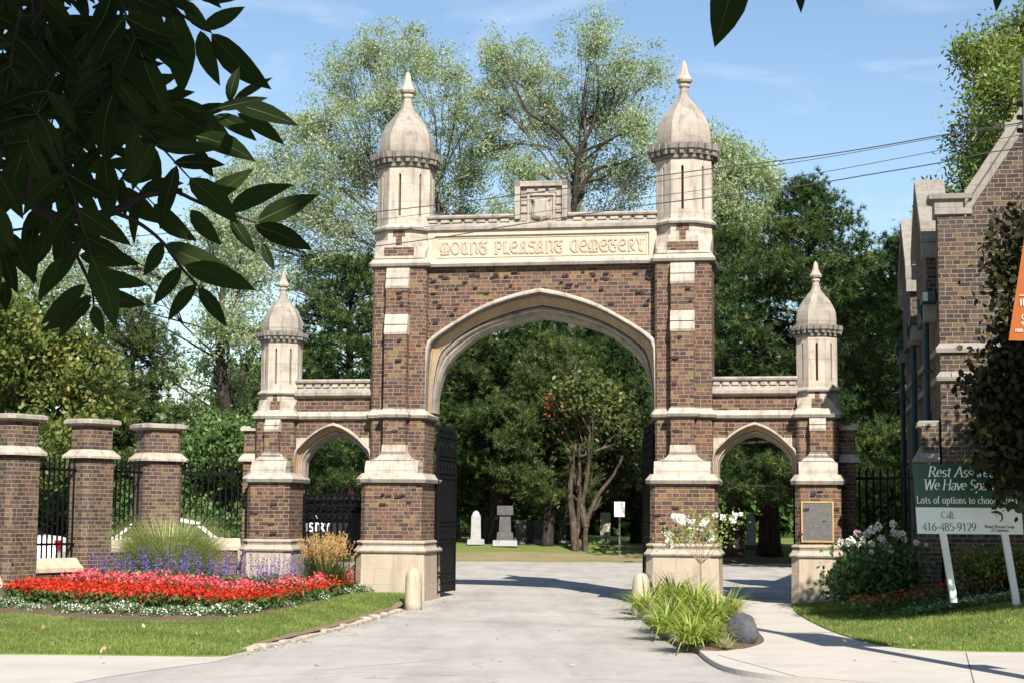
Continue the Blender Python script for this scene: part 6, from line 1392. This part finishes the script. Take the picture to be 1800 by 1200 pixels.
for nm, lab, mt, P, h, fs in (('red_bedding_flowers', 'red bedding flowers in the shade beneath the sign', M_REDF, rbed(130, 151, 1500, 1830, 25.8, 26.9), .30, .045), ('white_bedding_flowers', 'thin line of small white flowers in the shade below the sign', M_WHITEF, rbed(130, 152, 1600, 1840, 25.0, 25.6), .12, .025)):
    C1 = np.repeat(P, 9, 0) + rng.normal(0, .1, (len(P) * 9, 3)); C1[:, 2] = np.repeat(P[:, 2], 9) + rng.uniform(.02, h, len(C1)); C2 = np.repeat(P, 4, 0) + rng.normal(0, .1, (len(P) * 4, 3)); C2[:, 2] = np.repeat(P[:, 2], 4) + h * rng.uniform(.7, 1.1, len(C2))
    V = np.concatenate([rhombi(C1, .08, .05, rng), rhombi(C2, fs, fs * .8, rng)]); tag(soup(nm, V, [mt, M_GREENL], mi=[1] * len(C1) + [0] * len(C2)), lab, 'flowers', None, 'stuff')

# ------------------------------------------------------------------ ash tree over the camera
ash = empty('ash_tree', (-3.4, -1.2, 0), 0, 'near ash tree with dark pinnate leaves hanging in the upper left corner', 'tree'); AB = Vector((-3.4, -1.2, 0))
LV, LF, LM, LR = [], [], [], []
tt = [0, .07, .2, .38, .56, .74, .88, 1.0]; ww = [.03, .42, .82, 1.0, .93, .66, .33, .0]
def leaflet(a, b, width, nrm, rnd_, bow=.1):
    a, b = Vector(a), Vector(b); d = (b - a); L = d.length; d.normalize(); s = d.cross(nrm).normalized(); nn = s.cross(d); base = len(LV); k = len(tt)
    sk = random.Random(int(rnd_ * 1e6)).uniform(-.06, .06)
    for t, w in zip(tt, ww):
        c = a + d * L * t + nn * (-bow * L * (t - .5) ** 2 + bow * L * .25) + s * (sk * L * math.sin(PI * t))
        e = width * .5 * w
        LV.append(tuple(c - AB)); LV.append(tuple(c + s * e + nn * e * .22 - AB)); LV.append(tuple(c - s * e + nn * e * .22 - AB))
    for i in range(k - 1):
        p, q = base + 3 * i, base + 3 * i + 3
        LF.append((p, q, q + 1, p + 1)); LM.append(0); LF.append((p, p + 2, q + 2, q)); LM.append(0); LR.extend([rnd_] * 2)
    # pale midrib on both faces
    for sgn in (1, -1):
        b2 = len(LV); wd = width * .022
        for t, w in zip(tt[:-1], ww[:-1]):
            c = a + d * L * t + nn * (-bow * L * (t - .5) ** 2 + bow * L * .25 + sgn * .0012) + s * (sk * L * math.sin(PI * t)); e = wd * (1.1 - t)
            LV.append(tuple(c + s * e - AB)); LV.append(tuple(c - s * e - AB))
        for i in range(len(tt) - 2): p = b2 + 2 * i; LF.append((p, p + 1, p + 3, p + 2)); LM.append(1); LR.append(.5)
rf = random.Random(17); STALK = []
FIX = [((355, 52), (431, 12), 1), ((372, 60), (478, 158), 1), ((352, 55), (387, 152), .9), ((300, 22), (320, 168), 1.1), ((230, 5), (300, 122), 1.1), ((190, 40), (242, 110), .9), ((192, 40), (238, 30), .7), ((255, 75), (277, 165), .9), ((404, 180), (421, 117), .8), ((410, 178), (480, 136), .7), ((405, 182), (525, 222), .9), ((378, 203), (452, 249), 1), ((418, 200), (501, 256), .9), ((345, 240), (450, 285), .95), ((380, 192), (472, 172), .7), ((300, 175), (405, 240), 1), ((265, 230), (362, 262), 1), ((345, 262), (376, 312), .9), ((348, 357), (447, 296), 1), ((402, 375), (516, 325), 1.1), ((452, 390), (560, 342), 1), ((448, 397), (550, 440), 1), ((462, 428), (484, 477), .7), ((405, 382), (450, 446), 1), ((335, 370), (390, 432), 1), ((285, 425), (252, 486), 1), ((290, 430), (412, 476), 1), ((318, 470), (269, 537), 1.1), ((325, 468), (451, 511), 1), ((345, 500), (295, 565), 1), ((350, 505), (399, 576), .95), ((140, 450), (247, 465), 1), ((150, 485), (262, 501), 1), ((164, 510), (258, 536), 1), ((165, 538), (183, 590), .9), ((160, 535), (75, 582), 1), ((150, 500), (70, 572), 1), ((130, 450), (67, 530), 1), ((60, 400), (60, 502), .9), ((20, 410), (66, 497), 1), ((5, 440), (31, 517), 1), ((8, 495), (10, 548), .9), ((160, 520), (103, 597), 1), ((205, 330), (290, 395), 1), ((90, 390), (60, 470), 1), ((110, 395), (170, 455), 1), ((1296, -75), (1256, 84), 1.25), ((1390, -80), (1408, 24), .8), ((1490, -80), (1481, 3), .6), ((1762, -80), (1751, 22), .8)]
def P3(p, Y): return at(p[0], p[1], Y)
for i, (a, b, w) in enumerate(FIX):
    Y = 2.55 + rf.uniform(-.25, .25); A_p = P3(a, Y); B_p = P3(b, Y + rf.uniform(-.03, .03)); L = (B_p - A_p).length
    leaflet(A_p, B_p, max(.024, L * .33) * w, (Vector((rf.uniform(-.35, .35), -1, rf.uniform(-.1, .6)))).normalized(), rf.random())
# dense leaves of the shaded inner branches
for i in range(64):   # compound leaves of the shaded inner branches: a stalk with pairs of leaflets
    px = -90 + rf.random() * 330; py = -110 + rf.random() * 380
    if px > 225 - max(0, py - 180) * .35: continue
    Y = 2.5 + rf.uniform(-.4, .8); ang = rf.uniform(-.5, 2.2); Ls = rf.uniform(.12, .17); a = P3((px, py), Y); dr = Vector((math.cos(ang), rf.uniform(-.4, .4), -math.sin(ang))).normalized()
    nr = Vector((rf.uniform(-.5, .5), -1, rf.uniform(-.2, .9))).normalized(); sd = dr.cross(nr).normalized(); STALK.append((a, a + dr * Ls))
    for q in (.28, .55, .82):
        for sg in (1, -1):
            p0 = a + dr * (Ls * (q + rf.uniform(-.03, .03))); dl = (dr * rf.uniform(.5, .9) + sd * sg + nr * rf.uniform(-.35, .35) + Vector((0, 0, -.25))).normalized(); L = rf.uniform(.065, .092)
            leaflet(p0, p0 + dl * L, L * rf.uniform(.29, .36), (nr + Vector((rf.uniform(-.4, .4), 0, rf.uniform(-.4, .4)))).normalized(), rf.random(), rf.uniform(.05, .3))
    leaflet(a + dr * Ls, a + dr * (Ls + .1), .034, nr, rf.random())
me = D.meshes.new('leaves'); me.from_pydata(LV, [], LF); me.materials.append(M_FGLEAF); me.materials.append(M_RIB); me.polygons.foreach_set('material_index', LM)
at_ = me.attributes.new('rnd', 'FLOAT', 'FACE'); at_.data.foreach_set('value', LR); me.update(); link(D.objects.new('leaves', me), ash)
m = MB()
for a_, b_s in STALK: m.tube([a_ - AB, (a_ + b_s) / 2 + Vector((0, 0, .008)) - AB, b_s - AB], [.0022, .0017, .0011], 5)
def br(P, r0, r1, Y=2.58):
    Q = curve([P3(p, Y) - AB for p in P], 4); m.tube(Q, list(np.linspace(r0, r1, len(Q))), 7, caps=False)
br([(-90, 250), (-20, 300), (50, 352), (110, 385), (200, 372), (250, 345), (320, 335)], .014, .004); br([(250, 345), (300, 335), (350, 356), (405, 376), (450, 392)], .004, .0018)
br([(230, -30), (290, 12), (325, 30), (357, 53)], .004, .0015); br([(325, 30), (300, 25)], .0015, .001); br([(300, 215), (350, 205), (385, 190), (408, 180)], .003, .0016)
br([(190, 370), (240, 390), (285, 425), (318, 470), (347, 502)], .004, .0015); br([(110, 385), (125, 430), (145, 470), (162, 510), (165, 540)], .004, .0014); br([(-90, 380), (-20, 400), (20, 405), (60, 398)], .004, .0015); br([(-60, 60), (40, 40), (110, 30), (190, 40)], .004, .0014); br([(60, -60), (70, 150), (50, 352)], .008, .006)
br([(1294, -120), (1296, -75), (1300, -160)], .002, .0015); br([(1380, -160), (1390, -80)], .002, .001)
m.tube([Vector((0, 0, -.2)), Vector((.05, 0, 1.5)), Vector((.1, .1, 3.2)), Vector((.6, .3, 5.2))], [.2, .17, .15, .09], 12)
m.tube([Vector((.1, .1, 3.0)), Vector((1.0, 1.6, 3.0)), Vector((1.9, 3.2, 2.65)), P3((-90, 250), 2.58) - AB], [.07, .05, .03, .014], 8)
for tx, ty_, tz in ((3.2, 1.4, 4.9), (4.4, .4, 5.3), (2.2, -1.5, 5.8), (3.4, -.4, 6.2)): m.tube(curve([Vector((.3, .2, 4.0)), Vector((tx * .5, ty_ * .5, 4.6)), Vector((tx, ty_, tz))], 4), list(np.linspace(.08, .02, 9)), 7)
m.build('branches', M_BARKD, ash, smooth=True)
rng = np.random.default_rng(171); C = []
for cx, cy, cz, rx, ry, rz_, n in ((.1, -.2, 4.7, 1.7, 1.2, .75, 5200), (-.9, .45, 3.85, 1.3, .75, .5, 4200), (1.0, -1.6, 5.6, 2.0, 1.3, .8, 3500), (.75, .4, 4.1, .9, .8, .5, 1800), (-2.4, -.3, 4.6, 1.6, 1.4, .9, 3000)):
    d = unit(rng.normal(size=(n, 3))) * rng.random((n, 1)) ** .4; C.append(np.array([cx, cy, cz]) + d * [rx, ry, rz_])
d = unit(rng.normal(size=(15000, 3))) * (.55 + .45 * rng.random((15000, 1))); d = np.array([0, -2.9, 4.9]) + d * [5.2, 3.1, 3.2]; C.append(d[(d[:, 2] > 2.3) & (d[:, 1] < .4)])   # unseen crown mass behind and above, added to block light from the leaves
C = np.concatenate(C)
ts = np.array(to_sun)
for q, w in (((450, 215), .13), ((430, 260), .10), ((400, 330), .10), ((470, 350), .09), ((420, 160), .08)):   # gaps that let the sun reach a few outer leaves
    o_ = C - np.array(P3(q, 2.55)); pr_ = o_ @ ts; C = C[np.linalg.norm(o_ - pr_[:, None] * ts, axis=1) > w]
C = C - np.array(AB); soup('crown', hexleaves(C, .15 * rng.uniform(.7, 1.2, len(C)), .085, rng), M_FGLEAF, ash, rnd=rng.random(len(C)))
